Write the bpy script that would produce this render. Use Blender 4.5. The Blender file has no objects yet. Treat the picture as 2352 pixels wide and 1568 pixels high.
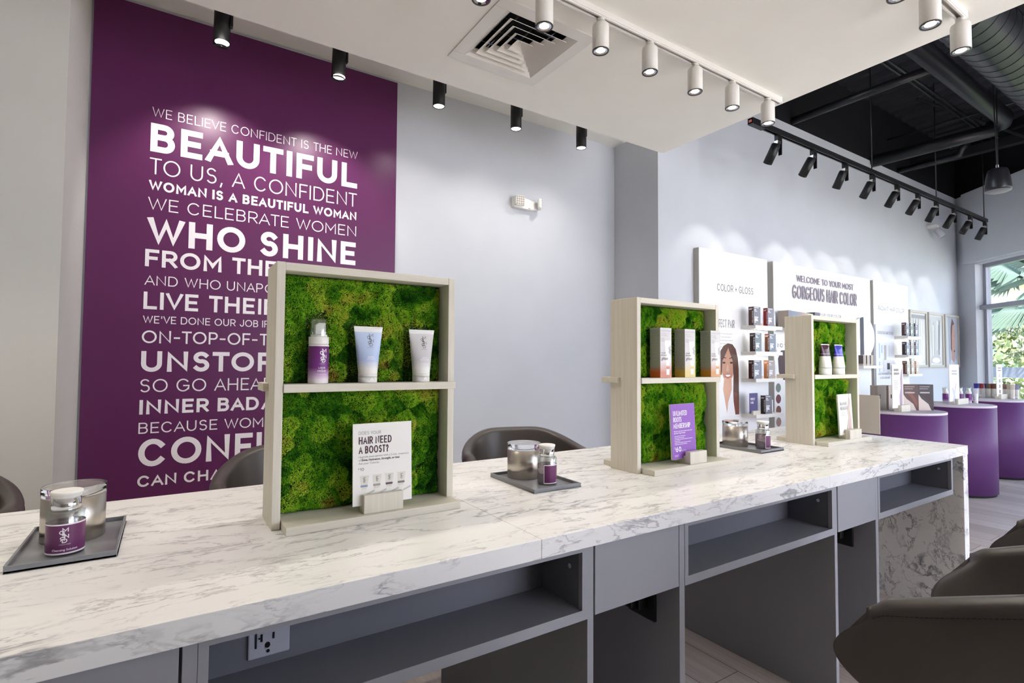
import bpy, bmesh, math, random
import numpy as np
from mathutils import Vector, Matrix
sin, cos, pi = math.sin, math.cos, math.pi
SC = bpy.context.scene
COL = SC.collection

# ---------------------------------------------------------------- camera, world, exposure
cam_d = bpy.data.cameras.new('camera')
cam = bpy.data.objects.new('camera', cam_d)
COL.objects.link(cam)
F_PX = 1215.6                                   # focal length in pixels of the 2352 wide frame
YAW, PITCH, ROLL = 0.575751, 0.036171, 0.006711
_f = Vector((sin(YAW)*cos(PITCH), cos(YAW)*cos(PITCH), sin(PITCH)))
_r = Vector((cos(YAW), -sin(YAW), 0.0))
_u = _r.cross(_f)
_R = cos(ROLL)*_r + sin(ROLL)*_u
_U = -sin(ROLL)*_r + cos(ROLL)*_u
cam.matrix_world = Matrix(((_R.x, _U.x, -_f.x, 0.0), (_R.y, _U.y, -_f.y, 0.0), (_R.z, _U.z, -_f.z, 1.1433), (0, 0, 0, 1)))
cam_d.sensor_width = 36.0
cam_d.lens = F_PX/2352*36.0
cam_d.clip_start = 0.02
SC.camera = cam

WORLD_STRENGTH = 4.3
EXPOSURE = 1.22
SC.view_settings.view_transform = 'Standard'
SC.view_settings.look = 'None'
SC.view_settings.gamma = 1.0
SC.view_settings.exposure = EXPOSURE
SC.view_settings.use_curve_mapping = False
W = bpy.data.worlds.new('world'); SC.world = W; W.use_nodes = True
wt = W.node_tree; wt.nodes.clear()
wo = wt.nodes.new('ShaderNodeOutputWorld'); wb = wt.nodes.new('ShaderNodeBackground')
wr = wt.nodes.new('ShaderNodeValToRGB'); wc = wt.nodes.new('ShaderNodeTexCoord'); ws = wt.nodes.new('ShaderNodeSeparateXYZ')
wt.links.new(wc.outputs['Generated'], ws.inputs[0]); wt.links.new(ws.outputs['Z'], wr.inputs[0])
wr.color_ramp.elements[0].position = 0.0; wr.color_ramp.elements[0].color = (0.85, 0.895, 0.95, 1)
wr.color_ramp.elements[1].position = 0.55; wr.color_ramp.elements[1].color = (0.55, 0.68, 0.95, 1)
wt.links.new(wr.outputs[0], wb.inputs[0]); wb.inputs[1].default_value = WORLD_STRENGTH
wt.links.new(wb.outputs[0], wo.inputs[0])
sun_d = bpy.data.lights.new('sun', 'SUN'); sun_d.energy = 16.0; sun_d.angle = math.radians(0.6); sun_d.color = (1, 0.95, 0.86)
sun = bpy.data.objects.new('sun', sun_d); COL.objects.link(sun)
sun.rotation_euler = (math.radians(38), math.radians(-22), 0); sun.location = (12, -6, 12)   # high sun outside, over the street side
SPOT = 1.0                                      # common factor of the lamps' power

# ---------------------------------------------------------------- helpers
def lin(c):
    if isinstance(c, str):
        c = c.lstrip('#'); c = tuple(int(c[i:i+2], 16) for i in (0, 2, 4))
    return tuple(((x/255)/12.92 if x/255 <= 0.04045 else ((x/255+0.055)/1.055)**2.4) for x in c)

def mat(name, col, rough=0.5, metal=0.0, spec=0.5, trans=0.0, alpha=1.0, emit=None, es=0.0, ior=1.45, coat=0.0):
    m = bpy.data.materials.new(name); m.use_nodes = True
    b = m.node_tree.nodes['Principled BSDF']
    b.inputs['Base Color'].default_value = (*lin(col), 1)
    b.inputs['Roughness'].default_value = rough
    b.inputs['Metallic'].default_value = metal
    b.inputs['Specular IOR Level'].default_value = spec
    b.inputs['Transmission Weight'].default_value = trans
    b.inputs['Alpha'].default_value = alpha
    b.inputs['IOR'].default_value = ior
    b.inputs['Coat Weight'].default_value = coat
    if emit is not None:
        b.inputs['Emission Color'].default_value = (*lin(emit), 1); b.inputs['Emission Strength'].default_value = es
    return m

class N:                                        # small node-graph helper
    def __init__(s, m):
        s.t = m.node_tree; s.b = s.t.nodes['Principled BSDF']
    def n(s, typ, **kw):
        x = s.t.nodes.new(typ)
        for k, v in kw.items(): setattr(x, k, v)
        return x
    def l(s, a, b): s.t.links.new(a, b)
    def coord(s, scale=(1, 1, 1), rot=(0, 0, 0), kind='Object'):
        c = s.n('ShaderNodeTexCoord'); m = s.n('ShaderNodeMapping')
        m.inputs['Scale'].default_value = scale; m.inputs['Rotation'].default_value = rot
        s.l(c.outputs[kind], m.inputs[0]); return m.outputs[0]
    def noise(s, vec, scale, detail=4, rough=0.55, dist=0.0):
        x = s.n('ShaderNodeTexNoise'); x.inputs['Scale'].default_value = scale; x.inputs['Detail'].default_value = detail
        x.inputs['Roughness'].default_value = rough; x.inputs['Distortion'].default_value = dist
        s.l(vec, x.inputs['Vector']); return x.outputs['Fac']
    def ramp(s, fac, stops, interp='LINEAR'):
        x = s.n('ShaderNodeValToRGB'); x.color_ramp.interpolation = interp
        e = x.color_ramp.elements
        while len(e) < len(stops): e.new(0.5)
        for i, (p, c) in enumerate(stops):
            e[i].position = p; e[i].color = (*c, 1) if len(c) == 3 else c
        s.l(fac, x.inputs[0]); return x.outputs[0]
    def math(s, op, a, b=0.5, c=None):
        x = s.n('ShaderNodeMath', operation=op)
        for i, v in enumerate((a, b, c)):
            if v is None: continue
            if isinstance(v, (int, float)): x.inputs[i].default_value = v
            else: s.l(v, x.inputs[i])
        return x.outputs[0]
    def mix(s, fac, a, b, blend='MIX'):
        x = s.n('ShaderNodeMix', data_type='RGBA', blend_type=blend)
        for sock, v in ((x.inputs[0], fac), (x.inputs[6], a), (x.inputs[7], b)):
            if isinstance(v, (int, float)): sock.default_value = v
            elif isinstance(v, tuple): sock.default_value = (*v, 1) if len(v) == 3 else v
            else: s.l(v, sock)
        return x.outputs[2]
    def bump(s, h, strength=0.2, dist=0.002):
        x = s.n('ShaderNodeBump'); x.inputs['Strength'].default_value = strength; x.inputs['Distance'].default_value = dist
        s.l(h, x.inputs['Height']); s.l(x.outputs[0], s.b.inputs['Normal'])

def paint(name, col, rough=0.7, var=0.025):
    m = mat(name, col, rough, spec=0.3); g = N(m); c = lin(col)
    f = g.noise(g.coord(), 2.2, 3)
    g.l(g.ramp(f, [(0.3, tuple(x*(1-var) for x in c)), (0.7, tuple(min(1, x*(1+var)) for x in c))]), g.b.inputs['Base Color'])
    g.bump(g.noise(g.coord(), 260, 2), 0.06, 0.001)
    return m

def marble(name, along=True):
    m = mat(name, '#e9e5df', 0.32, spec=0.45); g = N(m)
    v = g.coord((0.62, 2.0, 2.0) if along else (1, 1.3, 0.9), (0, 0, 0.30) if along else (0.5, 0.1, 0))
    warp = g.n('ShaderNodeTexNoise'); warp.inputs['Scale'].default_value = 5.0; warp.inputs['Detail'].default_value = 6; warp.inputs['Roughness'].default_value = 0.6
    g.l(v, warp.inputs['Vector'])
    add = g.n('ShaderNodeVectorMath', operation='MULTIPLY_ADD'); add.inputs[1].default_value = (0.20, 0.20, 0.20)
    g.l(warp.outputs['Color'], add.inputs[0]); g.l(v, add.inputs[2]); vv = add.outputs[0]
    def vein(scale, width, detail=3):
        n = g.noise(vv, scale, detail, 0.6, 0.5)
        a = g.math('ABSOLUTE', g.math('SUBTRACT', n, 0.5))
        return g.ramp(a, [(0.0, (1, 1, 1)), (width*.35, (.6, .6, .6)), (width, (0, 0, 0))])
    m1 = g.ramp(g.noise(v, 4.2, 3), [(0.40, (0.04,)*3), (0.57, (1, 1, 1))])
    m2 = g.ramp(g.noise(v, 8.0, 2), [(0.41, (0.0,)*3), (0.57, (1, 1, 1))])
    a = g.mix(1.0, vein(4.6, 0.020), m1, 'MULTIPLY')
    b = g.mix(1.0, vein(9.0, 0.026, 4), m2, 'MULTIPLY')
    cl = g.mix(1.0, g.ramp(g.noise(vv, 5.0, 5, 0.62), [(0.58, (0, 0, 0)), (0.85, (0.34,)*3)]), m1, 'MULTIPLY')
    base = g.mix(cl, lin('#ebe9e5'), lin('#b1aeb1'))
    k = 0.66 if along else 0.95
    c1 = g.mix(g.mix(1.0, a, (k,)*3, 'MULTIPLY'), base, lin('#66646a'))
    c2 = g.mix(g.mix(1.0, b, (k*.8,)*3, 'MULTIPLY'), c1, lin('#77757a'))
    g.l(c2, g.b.inputs['Base Color'])
    return m

def whitewash(name, axis='Z', col='#dcd6c6', dark='#d1cab9'):
    m = mat(name, col, 0.6, spec=0.3); g = N(m)
    sc = {'Z': (60, 60, 2.2), 'X': (2.2, 60, 60), 'Y': (60, 2.2, 60)}[axis]
    n1 = g.noise(g.coord(sc), 1.6, 5, 0.6)
    n2 = g.noise(g.coord(tuple(x*3.2 for x in sc)), 1.5, 3)
    c = g.ramp(n1, [(0.28, lin(dark)), (0.62, lin(col))])
    c = g.mix(g.ramp(n2, [(0.55, (0, 0, 0)), (0.78, (0.4,)*3)]), c, lin('#c6bead'))
    g.l(c, g.b.inputs['Base Color']); g.bump(n1, 0.12, 0.001)
    return m

def leather(name, col):
    m = mat(name, col, 0.33, spec=0.6); g = N(m); c = lin(col)
    f = g.noise(g.coord(), 6, 4)
    g.l(g.ramp(f, [(0.3, tuple(x*0.88 for x in c)), (0.7, tuple(x*1.12 for x in c))]), g.b.inputs['Base Color'])
    v = g.n('ShaderNodeTexVoronoi'); v.inputs['Scale'].default_value = 420; g.l(g.coord(), v.inputs['Vector'])
    g.bump(v.outputs['Distance'], 0.10, 0.0008)
    return m

def gradz(name, stops, rough=0.4, axis=2, speck=0.0):        # printed colour that runs up a pack, by its own height
    m = mat(name, '#ffffff', rough); g = N(m)
    s = g.n('ShaderNodeSeparateXYZ'); c = g.n('ShaderNodeTexCoord'); g.l(c.outputs['Object'], s.inputs[0])
    lo, hi = stops[0][0], stops[-1][0]
    mr = g.n('ShaderNodeMapRange'); mr.inputs[1].default_value = lo; mr.inputs[2].default_value = hi
    g.l(s.outputs[axis], mr.inputs[0])
    g.l(g.ramp(mr.outputs[0], [((z-lo)/(hi-lo), lin(k)) for z, k in stops]), g.b.inputs['Base Color'])
    return m

def thin_glass(name, tint='#ffffff', refl=0.08, rough=0.0):
    m = bpy.data.materials.new(name); m.use_nodes = True; t = m.node_tree; t.nodes.clear()
    o = t.nodes.new('ShaderNodeOutputMaterial'); tr = t.nodes.new('ShaderNodeBsdfTransparent'); gl = t.nodes.new('ShaderNodeBsdfGlossy')
    mx = t.nodes.new('ShaderNodeMixShader'); mx.inputs[0].default_value = refl
    tr.inputs[0].default_value = (*lin(tint), 1); gl.inputs['Roughness'].default_value = rough
    t.links.new(tr.outputs[0], mx.inputs[1]); t.links.new(gl.outputs[0], mx.inputs[2]); t.links.new(mx.outputs[0], o.inputs[0])
    return m

M = {}
def setup_materials():
    M['wall'] = paint('wall_paint', '#cbced3'); M['wall_l'] = paint('wall_paint_warm', '#d6d4ce')
    M['ceil'] = paint('ceiling_paint', '#f3f2ea', 0.8)
    M['purple'] = paint('mural_purple', '#602a57', 0.34); M['white_ink'] = mat('white_vinyl', '#f1ebee', 0.5)
    M['marble'] = marble('marble_top', True); M['marble_end'] = marble('marble_end', False)
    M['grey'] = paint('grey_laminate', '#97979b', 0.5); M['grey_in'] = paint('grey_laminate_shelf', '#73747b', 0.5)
    M['wood_z'] = whitewash('whitewash_upright', 'Z'); M['wood_x'] = whitewash('whitewash_level', 'X'); M['wood_y'] = whitewash('whitewash_deep', 'Y')
    M['leather'] = leather('dark_leather', '#4a433f'); M['stitch'] = mat('stitch_thread', '#1d1a19', 0.7)
    M['chrome'] = mat('chrome', '#d9d9dc', 0.07, 1.0); M['steel'] = mat('brushed_steel', '#c2bab0', 0.30, 1.0); M['steel'].node_tree.nodes['Principled BSDF'].inputs['Anisotropic'].default_value = 0.6; M['dsteel'] = mat('satin_metal', '#7a7a7d', 0.35, 1.0)
    M['tray'] = mat('tray_grey', '#828386', 0.25); M['black'] = mat('black_metal', '#131316', 0.45); M['blackc'] = paint('black_ceiling_paint', '#17171b', 0.8, 0.08)
    M['deck'] = paint('roof_deck_paint', '#2b2b30', 0.8, 0.08); M['duct'] = mat('black_duct', '#1d1e23', 0.35, 0.2)
    M['white'] = mat('white_plastic', '#ebe9e3', 0.45); M['white_m'] = mat('white_enamel', '#e6e3dc', 0.4)
    M['lens'] = mat('lamp_lens', '#ffffff', 0.4, emit='#fff8ec', es=4.0); M['ring'] = mat('lamp_ring', '#55544f', 0.3, 0.6)
    M['clear'] = mat('clear_acrylic', '#ffffff', 0.02, trans=1.0, ior=1.45); M['acry'] = thin_glass('thin_acrylic', '#f6f9f8', 0.20)
    M['pane'] = thin_glass('window_glass', '#f5f4f7', 0.06); M['dim_pane'] = thin_glass('dimmed_glass', '#d6d8da', 0.05); M['mirror'] = mat('mirror_silver', '#eef2f2', 0.01, 1.0)  # second glass has a tint added to dim the bright outdoors
    M['card'] = mat('white_card', '#eeebe4', 0.55); M['ink'] = mat('dark_ink', '#3d3536', 0.6); M['ink2'] = mat('grey_ink', '#8e8a88', 0.6)
    M['plum_ink'] = mat('plum_ink', '#4a2b3a', 0.6); M['violet'] = mat('violet_card', '#8e58b5', 0.5)
    M['drum'] = paint('purple_drum', '#633a6e', 0.5, 0.03); M['drum_top'] = paint('drum_top', '#d6ccd2', 0.5); M['drum_foot'] = mat('plinth_black', '#1b1718', 0.7)  # drum foot in one even near-black
    M['panelw'] = mat('display_white', '#eeeeee', 0.4); M['panel_side'] = mat('display_edge', '#b5b1a8', 0.6)
    M['led'] = mat('led_strip', '#ffffff', 0.4, emit='#fff4ea', es=5.0)
    fl = mat('floor_planks', '#a89c94', 0.42, spec=0.4); g = N(fl); M['floor'] = fl
    br = g.n('ShaderNodeTexBrick'); br.offset = 0.37; br.inputs['Scale'].default_value = 1.0
    br.inputs['Brick Width'].default_value = 1.22; br.inputs['Row Height'].default_value = 0.18; br.inputs['Mortar Size'].default_value = 0.0018
    br.inputs['Color1'].default_value = (*lin('#ccc0b6'), 1); br.inputs['Color2'].default_value = (*lin('#b4a79d'), 1); br.inputs['Mortar'].default_value = (*lin('#6e645e'), 1)
    g.l(g.coord((1, 1, 1), (0, 0, pi/2)), br.inputs['Vector'])
    gr = g.noise(g.coord((34, 1.3, 1)), 1.4, 6, 0.65)
    g.l(g.mix(0.75, br.outputs['Color'], g.ramp(gr, [(0.3, (0.42,)*3), (0.7, (0.66,)*3)]), 'OVERLAY'), g.b.inputs['Base Color'])
    ms = mat('moss', '#4f8a1e', 0.85, spec=0.15); g = N(ms); M['moss'] = ms
    at = g.n('ShaderNodeAttribute'); at.attribute_name = 'tone'
    big = g.noise(g.coord(), 14, 3, 0.6, 0.4)
    f = g.math('ADD', g.math('MULTIPLY', at.outputs['Fac'], 0.26), g.math('MULTIPLY', big, 0.78))
    c = g.ramp(f, [(0.32, lin('#24600f')), (0.42, lin('#4ea01c')), (0.51, lin('#88cc2a')), (0.61, lin('#bce644')), (0.72, lin('#dcdc58'))])  # moss colours, their range stretched to imitate shadows and highlights
    rust = g.ramp(g.noise(g.coord(), 13, 3), [(0.66, (0, 0, 0)), (0.72, (0.75,)*3)])
    g.l(g.mix(rust, c, lin('#a87e3a')), g.b.inputs['Base Color'])
    M['moss_shade'] = mat('moss_shade', '#142a08', 0.9)  # near-black colour stands in for shade between the moss cushions
setup_materials()
_cache = {}
def colmat(c, rough=0.5, metal=0.0, spec=0.5):
    k = (c, rough, metal)
    if k not in _cache: _cache[k] = mat('tint_' + c.strip('#'), c, rough, metal, spec)
    return _cache[k]

class MB:
    def __init__(s): s.v = []; s.f = []; s.m = []; s.s = []
    def add(s, vs, fs, mi=0, sm=False):
        o = len(s.v); s.v += [tuple(v) for v in vs]
        for f in fs: s.f.append([o+i for i in f]); s.m.append(mi); s.s.append(sm)
        return s
    def box(s, a, b, mi=0):
        x0, y0, z0 = a; x1, y1, z1 = b
        return s.add([(x0,y0,z0),(x1,y0,z0),(x1,y1,z0),(x0,y1,z0),(x0,y0,z1),(x1,y0,z1),(x1,y1,z1),(x0,y1,z1)],
                     [(3,2,1,0),(4,5,6,7),(0,1,5,4),(1,2,6,5),(2,3,7,6),(3,0,4,7)], mi)
    def obox(s, c, size, rz=0.0, mi=0, M4=None):
        hx, hy, hz = size[0]/2, size[1]/2, size[2]/2
        R = M4 or (Matrix.Translation(Vector(c)) @ Matrix.Rotation(rz, 4, 'Z'))
        vs = [R @ Vector(p) for p in [(-hx,-hy,-hz),(hx,-hy,-hz),(hx,hy,-hz),(-hx,hy,-hz),(-hx,-hy,hz),(hx,-hy,hz),(hx,hy,hz),(-hx,hy,hz)]]
        return s.add(vs, [(3,2,1,0),(4,5,6,7),(0,1,5,4),(1,2,6,5),(2,3,7,6),(3,0,4,7)], mi)
    def lathe(s, prof, n=32, c=(0, 0, 0), mi=0, sx=1.0, sy=1.0, sm=True, cap=True):
        o = []; k = len(prof)
        for i in range(n):
            a = 2*pi*i/n
            for r, z in prof: o.append((c[0]+r*cos(a)*sx, c[1]+r*sin(a)*sy, c[2]+z))
        fs = []
        for i in range(n):
            j = (i+1) % n
            for q in range(k-1): fs.append((i*k+q, j*k+q, j*k+q+1, i*k+q+1))
        s.add(o, fs, mi, sm)
        if cap:
            if prof[0][0] > 1e-6: s.add([o[i*k] for i in range(n)], [tuple(range(n-1, -1, -1))], mi)
            if prof[-1][0] > 1e-6: s.add([o[i*k+k-1] for i in range(n)], [tuple(range(n))], mi)
        return s
    def tube(s, pts, r, n=10, mi=0, cap=True, sm=True):
        pts = [Vector(p) for p in pts]; ring = []
        rs = r if isinstance(r, (list, tuple)) else [r]*len(pts)
        t0 = (pts[1]-pts[0]).normalized()
        up = Vector((0, 0, 1)) if abs(t0.z) < 0.9 else Vector((1, 0, 0))
        for i, p in enumerate(pts):
            t = (pts[min(i+1, len(pts)-1)]-pts[max(i-1, 0)]).normalized()
            x = up.cross(t); x = x.normalized() if x.length > 1e-6 else Vector((1, 0, 0)); y = t.cross(x); up = y
            ring.append([p + rs[i]*(cos(2*pi*k/n)*x + sin(2*pi*k/n)*y) for k in range(n)])
        vs = [v for R in ring for v in R]; fs = []
        for i in range(len(pts)-1):
            for k in range(n): fs.append((i*n+k, i*n+(k+1) % n, (i+1)*n+(k+1) % n, (i+1)*n+k))
        s.add(vs, fs, mi, sm)
        if cap: s.add(ring[0], [tuple(range(n-1, -1, -1))], mi); s.add(ring[-1], [tuple(range(n))], mi)
        return s
    def prism(s, pts, y0, y1, mi=0, mi_side=None):          # outline in (x, z), front at y0
        n = len(pts)
        a = [(x, y0, z) for x, z in pts]; b = [(x, y1, z) for x, z in pts]
        s.add(a, [tuple(range(n))], mi); s.add(b, [tuple(range(n-1, -1, -1))], mi)
        s.add(a+b, [(i, i+n, (i+1) % n + n, (i+1) % n) for i in range(n)], mi if mi_side is None else mi_side)
        return s
    def vprism(s, pts, z0, z1, mi=0, mi_top=None, sm=False):             # outline in (x, y)
        n = len(pts)
        a = [(x, y, z0) for x, y in pts]; b = [(x, y, z1) for x, y in pts]
        s.add(a, [tuple(range(n-1, -1, -1))], mi); s.add(b, [tuple(range(n))], mi if mi_top is None else mi_top)
        s.add(a+b, [(i, (i+1) % n, (i+1) % n + n, i+n) for i in range(n)], mi, sm)
        return s
    def flat(s, polys, place, mi=0):
        for p in polys:
            q = [Vector(place(u, v)) for u, v in p]; ly = getattr(p, 'layer', 0)
            if ly:                                      # strokes of one letter that cross lie a hair apart
                u, v = p[0]; e = 1e-4; o = q[0]; n = (Vector(place(u+e, v))-o).cross(Vector(place(u, v+e))-o)
                if n.length > 0: n.normalize(); q = [a+n*(4e-5*ly) for a in q]
            s.add(q, [tuple(range(len(p)))], mi)
        return s
    def grid(s, rows, mi=0, cu=False, cv=False, sm=True):
        R = len(rows); C = len(rows[0]); vs = [p for r in rows for p in r]; fs = []
        for i in range(R if cu else R-1):
            for j in range(C if cv else C-1):
                i2, j2 = (i+1) % R, (j+1) % C
                fs.append((i*C+j, i*C+j2, i2*C+j2, i2*C+j))
        return s.add(vs, fs, mi, sm)
    def build(s, name, mats, parent=None, bevel=0.0, segs=2, fix=True):
        me = bpy.data.meshes.new(name); me.from_pydata([tuple(v) for v in s.v], [], s.f)
        for m in (mats if isinstance(mats, (list, tuple)) else [mats]): me.materials.append(m)
        me.polygons.foreach_set('material_index', s.m); me.polygons.foreach_set('use_smooth', s.s)
        if fix:
            bm = bmesh.new(); bm.from_mesh(me); bmesh.ops.remove_doubles(bm, verts=bm.verts, dist=1e-6)
            bmesh.ops.recalc_face_normals(bm, faces=bm.faces); bm.to_mesh(me); bm.free()
        me.update()
        o = bpy.data.objects.new(name, me); COL.objects.link(o)
        if parent is not None: o.parent = parent
        if bevel > 0:
            b = o.modifiers.new('edge', 'BEVEL'); b.width = bevel; b.segments = segs; b.limit_method = 'ANGLE'; b.angle_limit = math.radians(40)
        return o

def tag(o, label=None, cat=None, group=None, kind=None):
    if label: o['label'] = label
    if cat: o['category'] = cat
    if group: o['group'] = group
    if kind: o['kind'] = kind
    return o
def thing(name, label, cat, loc=(0, 0, 0), rz=0.0, group=None):
    o = bpy.data.objects.new(name, None); COL.objects.link(o); o.empty_display_size = 0.05
    o.location = loc; o.rotation_euler = (0, 0, rz)
    return tag(o, label, cat, group)
def struct(name, mb, mats, parent=None, bevel=0.0):
    o = mb.build(name, mats, parent, bevel)
    if parent is None: o['kind'] = 'structure'
    return o
def dup(root, loc=None, rz=None, label=None, group=None):
    r = root.copy(); COL.objects.link(r)
    if loc is not None: r.location = loc
    if rz is not None: r.rotation_euler = (0, 0, rz)
    if label: r['label'] = label
    if group: r['group'] = group
    for ch in list(root.children):
        c = ch.copy(); COL.objects.link(c); c.parent = r
        for gch in list(ch.children):
            d = gch.copy(); COL.objects.link(d); d.parent = c
    return r
def ordinal(i): return ['first', 'second', 'third', 'fourth', 'fifth', 'sixth', 'seventh', 'eighth', 'ninth', 'tenth', 'eleventh', 'twelfth', 'thirteenth', 'fourteenth', 'fifteenth', 'sixteenth'][i]

# ---------------------------------------------------------------- stroke lettering (geometric capitals)
def arc(cx, cy, rx, ry, a0, a1, n=12):
    return [(cx+rx*cos(math.radians(a0+(a1-a0)*i/n)), cy+ry*sin(math.radians(a0+(a1-a0)*i/n))) for i in range(n+1)]
_O = arc(.5, .5, .5, .5, 90, 450, 28)
GL = {
 'A': (.80, [[(0, 0), (.5, 1), (1, 0)], [(.2, .32), (.8, .32)]]),
 'B': (.62, [[(0, 0), (0, 1)], [(0, 1), (.55, 1)]+arc(.58, .77, .36, .23, 90, -90, 10)[1:]+[(0, .54)], [(0, .54), (.58, .54)]+arc(.6, .27, .40, .27, 90, -90, 10)[1:]+[(0, 0)]]),
 'C': (.82, [arc(.5, .5, .5, .5, 42, 318, 22)]),
 'D': (.76, [[(0, 0), (0, 1), (.4, 1)]+arc(.45, .5, .55, .5, 90, -90, 16)[1:]+[(.4, 0), (0, 0)]]),
 'E': (.56, [[(1, 1), (0, 1), (0, 0), (1, 0)], [(0, .51), (.88, .51)]]),
 'F': (.54, [[(1, 1), (0, 1), (0, 0)], [(0, .49), (.86, .49)]]),
 'G': (.86, [arc(.5, .5, .5, .5, 42, 350, 24)[:-1]+[(.985, .2), (.985, .46), (.56, .46)]]),
 'H': (.72, [[(0, 0), (0, 1)], [(1, 0), (1, 1)], [(0, .51), (1, .51)]]),
 'I': (.0, [[(.5, 0), (.5, 1)]]),
 'J': (.50, [[(1, 1), (1, .32)]+arc(.5, .32, .5, .32, 0, -165, 10)[1:]]),
 'K': (.64, [[(0, 0), (0, 1)], [(.95, 1), (.05, .42)], [(.3, .6), (1, 0)]]),
 'L': (.54, [[(0, 1), (0, 0), (1, 0)]]),
 'M': (.86, [[(0, 0), (0, 1), (.5, .3), (1, 1), (1, 0)]]),
 'N': (.74, [[(0, 0), (0, 1), (1, 0), (1, 1)]]),
 'O': (.94, [_O]),
 'P': (.60, [[(0, 0), (0, 1), (.55, 1)]+arc(.58, .72, .42, .28, 90, -90, 10)[1:]+[(0, .44)]]),
 'Q': (.94, [_O, [(.6, .3), (.98, -.05)]]),
 'R': (.64, [[(0, 0), (0, 1), (.55, 1)]+arc(.58, .72, .42, .28, 90, -90, 10)[1:]+[(0, .44)], [(.5, .44), (1, 0)]]),
 'S': (.60, [arc(.5, .755, .44, .245, 35, 180, 10)+[(.07, .70)]+arc(.5, .74, .43, .22, 205, 268, 5)+arc(.5, .27, .47, .27, 82, -145, 16)]),
 'T': (.62, [[(.5, 0), (.5, 1)], [(0, 1), (1, 1)]]),
 'U': (.70, [[(0, 1), (0, .37)]+arc(.5, .37, .5, .37, 180, 360, 14)[1:]+[(1, 1)]]),
 'V': (.76, [[(0, 1), (.5, 0), (1, 1)]]),
 'W': (1.14, [[(0, 1), (.26, 0), (.5, .92), (.74, 0), (1, 1)]]),
 'X': (.68, [[(0, 0), (1, 1)], [(0, 1), (1, 0)]]),
 'Y': (.70, [[(0, 1), (.5, .44), (1, 1)], [(.5, .44), (.5, 0)]]),
 'Z': (.62, [[(0, 1), (1, 1), (0, 0), (1, 0)]]),
 '0': (.66, [_O]), '1': (.26, [[(0, .82), (1, 1), (1, 0)]]),
 '2': (.56, [arc(.5, .72, .5, .28, 165, -30, 12)+[(0, 0), (1, 0)]]),
 '5': (.56, [[(.95, 1), (.12, 1), (.05, .56)]+arc(.45, .32, .52, .32, 105, -150, 14)]),
 '6': (.62, [[(.72, 1), (.10, .46)]+arc(.5, .31, .5, .31, 150, 510, 24)]),
 '9': (.62, [[(.28, 0), (.90, .54)]+arc(.5, .69, .5, .31, -30, 330, 24)]),
 ',': (.10, [[(.9, .06), (.1, -.18)]]), "'": (.06, [[(.6, 1), (.4, .74)]]), '-': (.34, [[(0, .44), (1, .44)]]), '.': (.02, [[(.5, 0), (.5, .04)]]),
 '+': (.50, [[(0, .45), (1, .45)], [(.5, .18), (.5, .72)]]),
 '?': (.54, [arc(.5, .74, .47, .26, 170, -60, 12)+[(.5, .40), (.5, .27)], [(.5, 0), (.5, .07)]]),
 '$': (.56, [arc(.5, .755, .44, .245, 35, 180, 10)+[(.07, .70)]+arc(.5, .74, .43, .22, 205, 268, 5)+arc(.5, .27, .47, .27, 82, -145, 16), [(.5, -.12), (.5, 1.12)]]),
 '/': (.34, [[(0, -.05), (1, 1.05)]]),
}
class PL(list): layer = 0
def stroke_polys(pts, w, sq=True):
    P = [Vector(p) for p in pts]; n = len(P); out = []
    closed = (P[0]-P[-1]).length < 1e-5 and n > 3
    if not closed and sq:
        P[0] = P[0]-(P[1]-P[0]).normalized()*(w/2); P[-1] = P[-1]+(P[-1]-P[-2]).normalized()*(w/2)
    L, R = [], []
    for i in range(n):
        if closed and i in (0, n-1): d0, d1 = (P[n-1]-P[n-2]), (P[1]-P[0])
        else: d0 = P[i]-P[max(i-1, 0)]; d1 = P[min(i+1, n-1)]-P[i]
        if d0.length < 1e-9: d0 = d1
        if d1.length < 1e-9: d1 = d0
        d0 = d0.normalized(); d1 = d1.normalized()
        n0 = Vector((-d0.y, d0.x)); n1 = Vector((-d1.y, d1.x)); b = n0+n1
        if b.length < 0.15: b = n0
        b = b.normalized(); k = min(1/max(b.dot(n0), 0.3), 2.1)
        L.append(P[i]+b*(w/2*k)); R.append(P[i]-b*(w/2*k))
    for i in range(n-1): out.append([tuple(L[i]), tuple(L[i+1]), tuple(R[i+1]), tuple(R[i])])
    return out
KERN = {'A': (.8, .8), 'V': (.8, .8), 'W': (.5, .5), 'Y': (.9, .9), 'T': (.7, .7), 'L': (0, .6), 'F': (0, .5), 'P': (0, .4), 'O': (.3, .3), 'C': (.3, .2), 'G': (.3, 0), 'D': (0, .3), 'J': (.4, 0), 'K': (0, .3), 'R': (0, .2), 'I': (-.15, -.15), 'N': (-.1, -.1), 'H': (-.1, -.1), 'U': (-.1, -.1), 'M': (-.1, -.1)}
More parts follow.
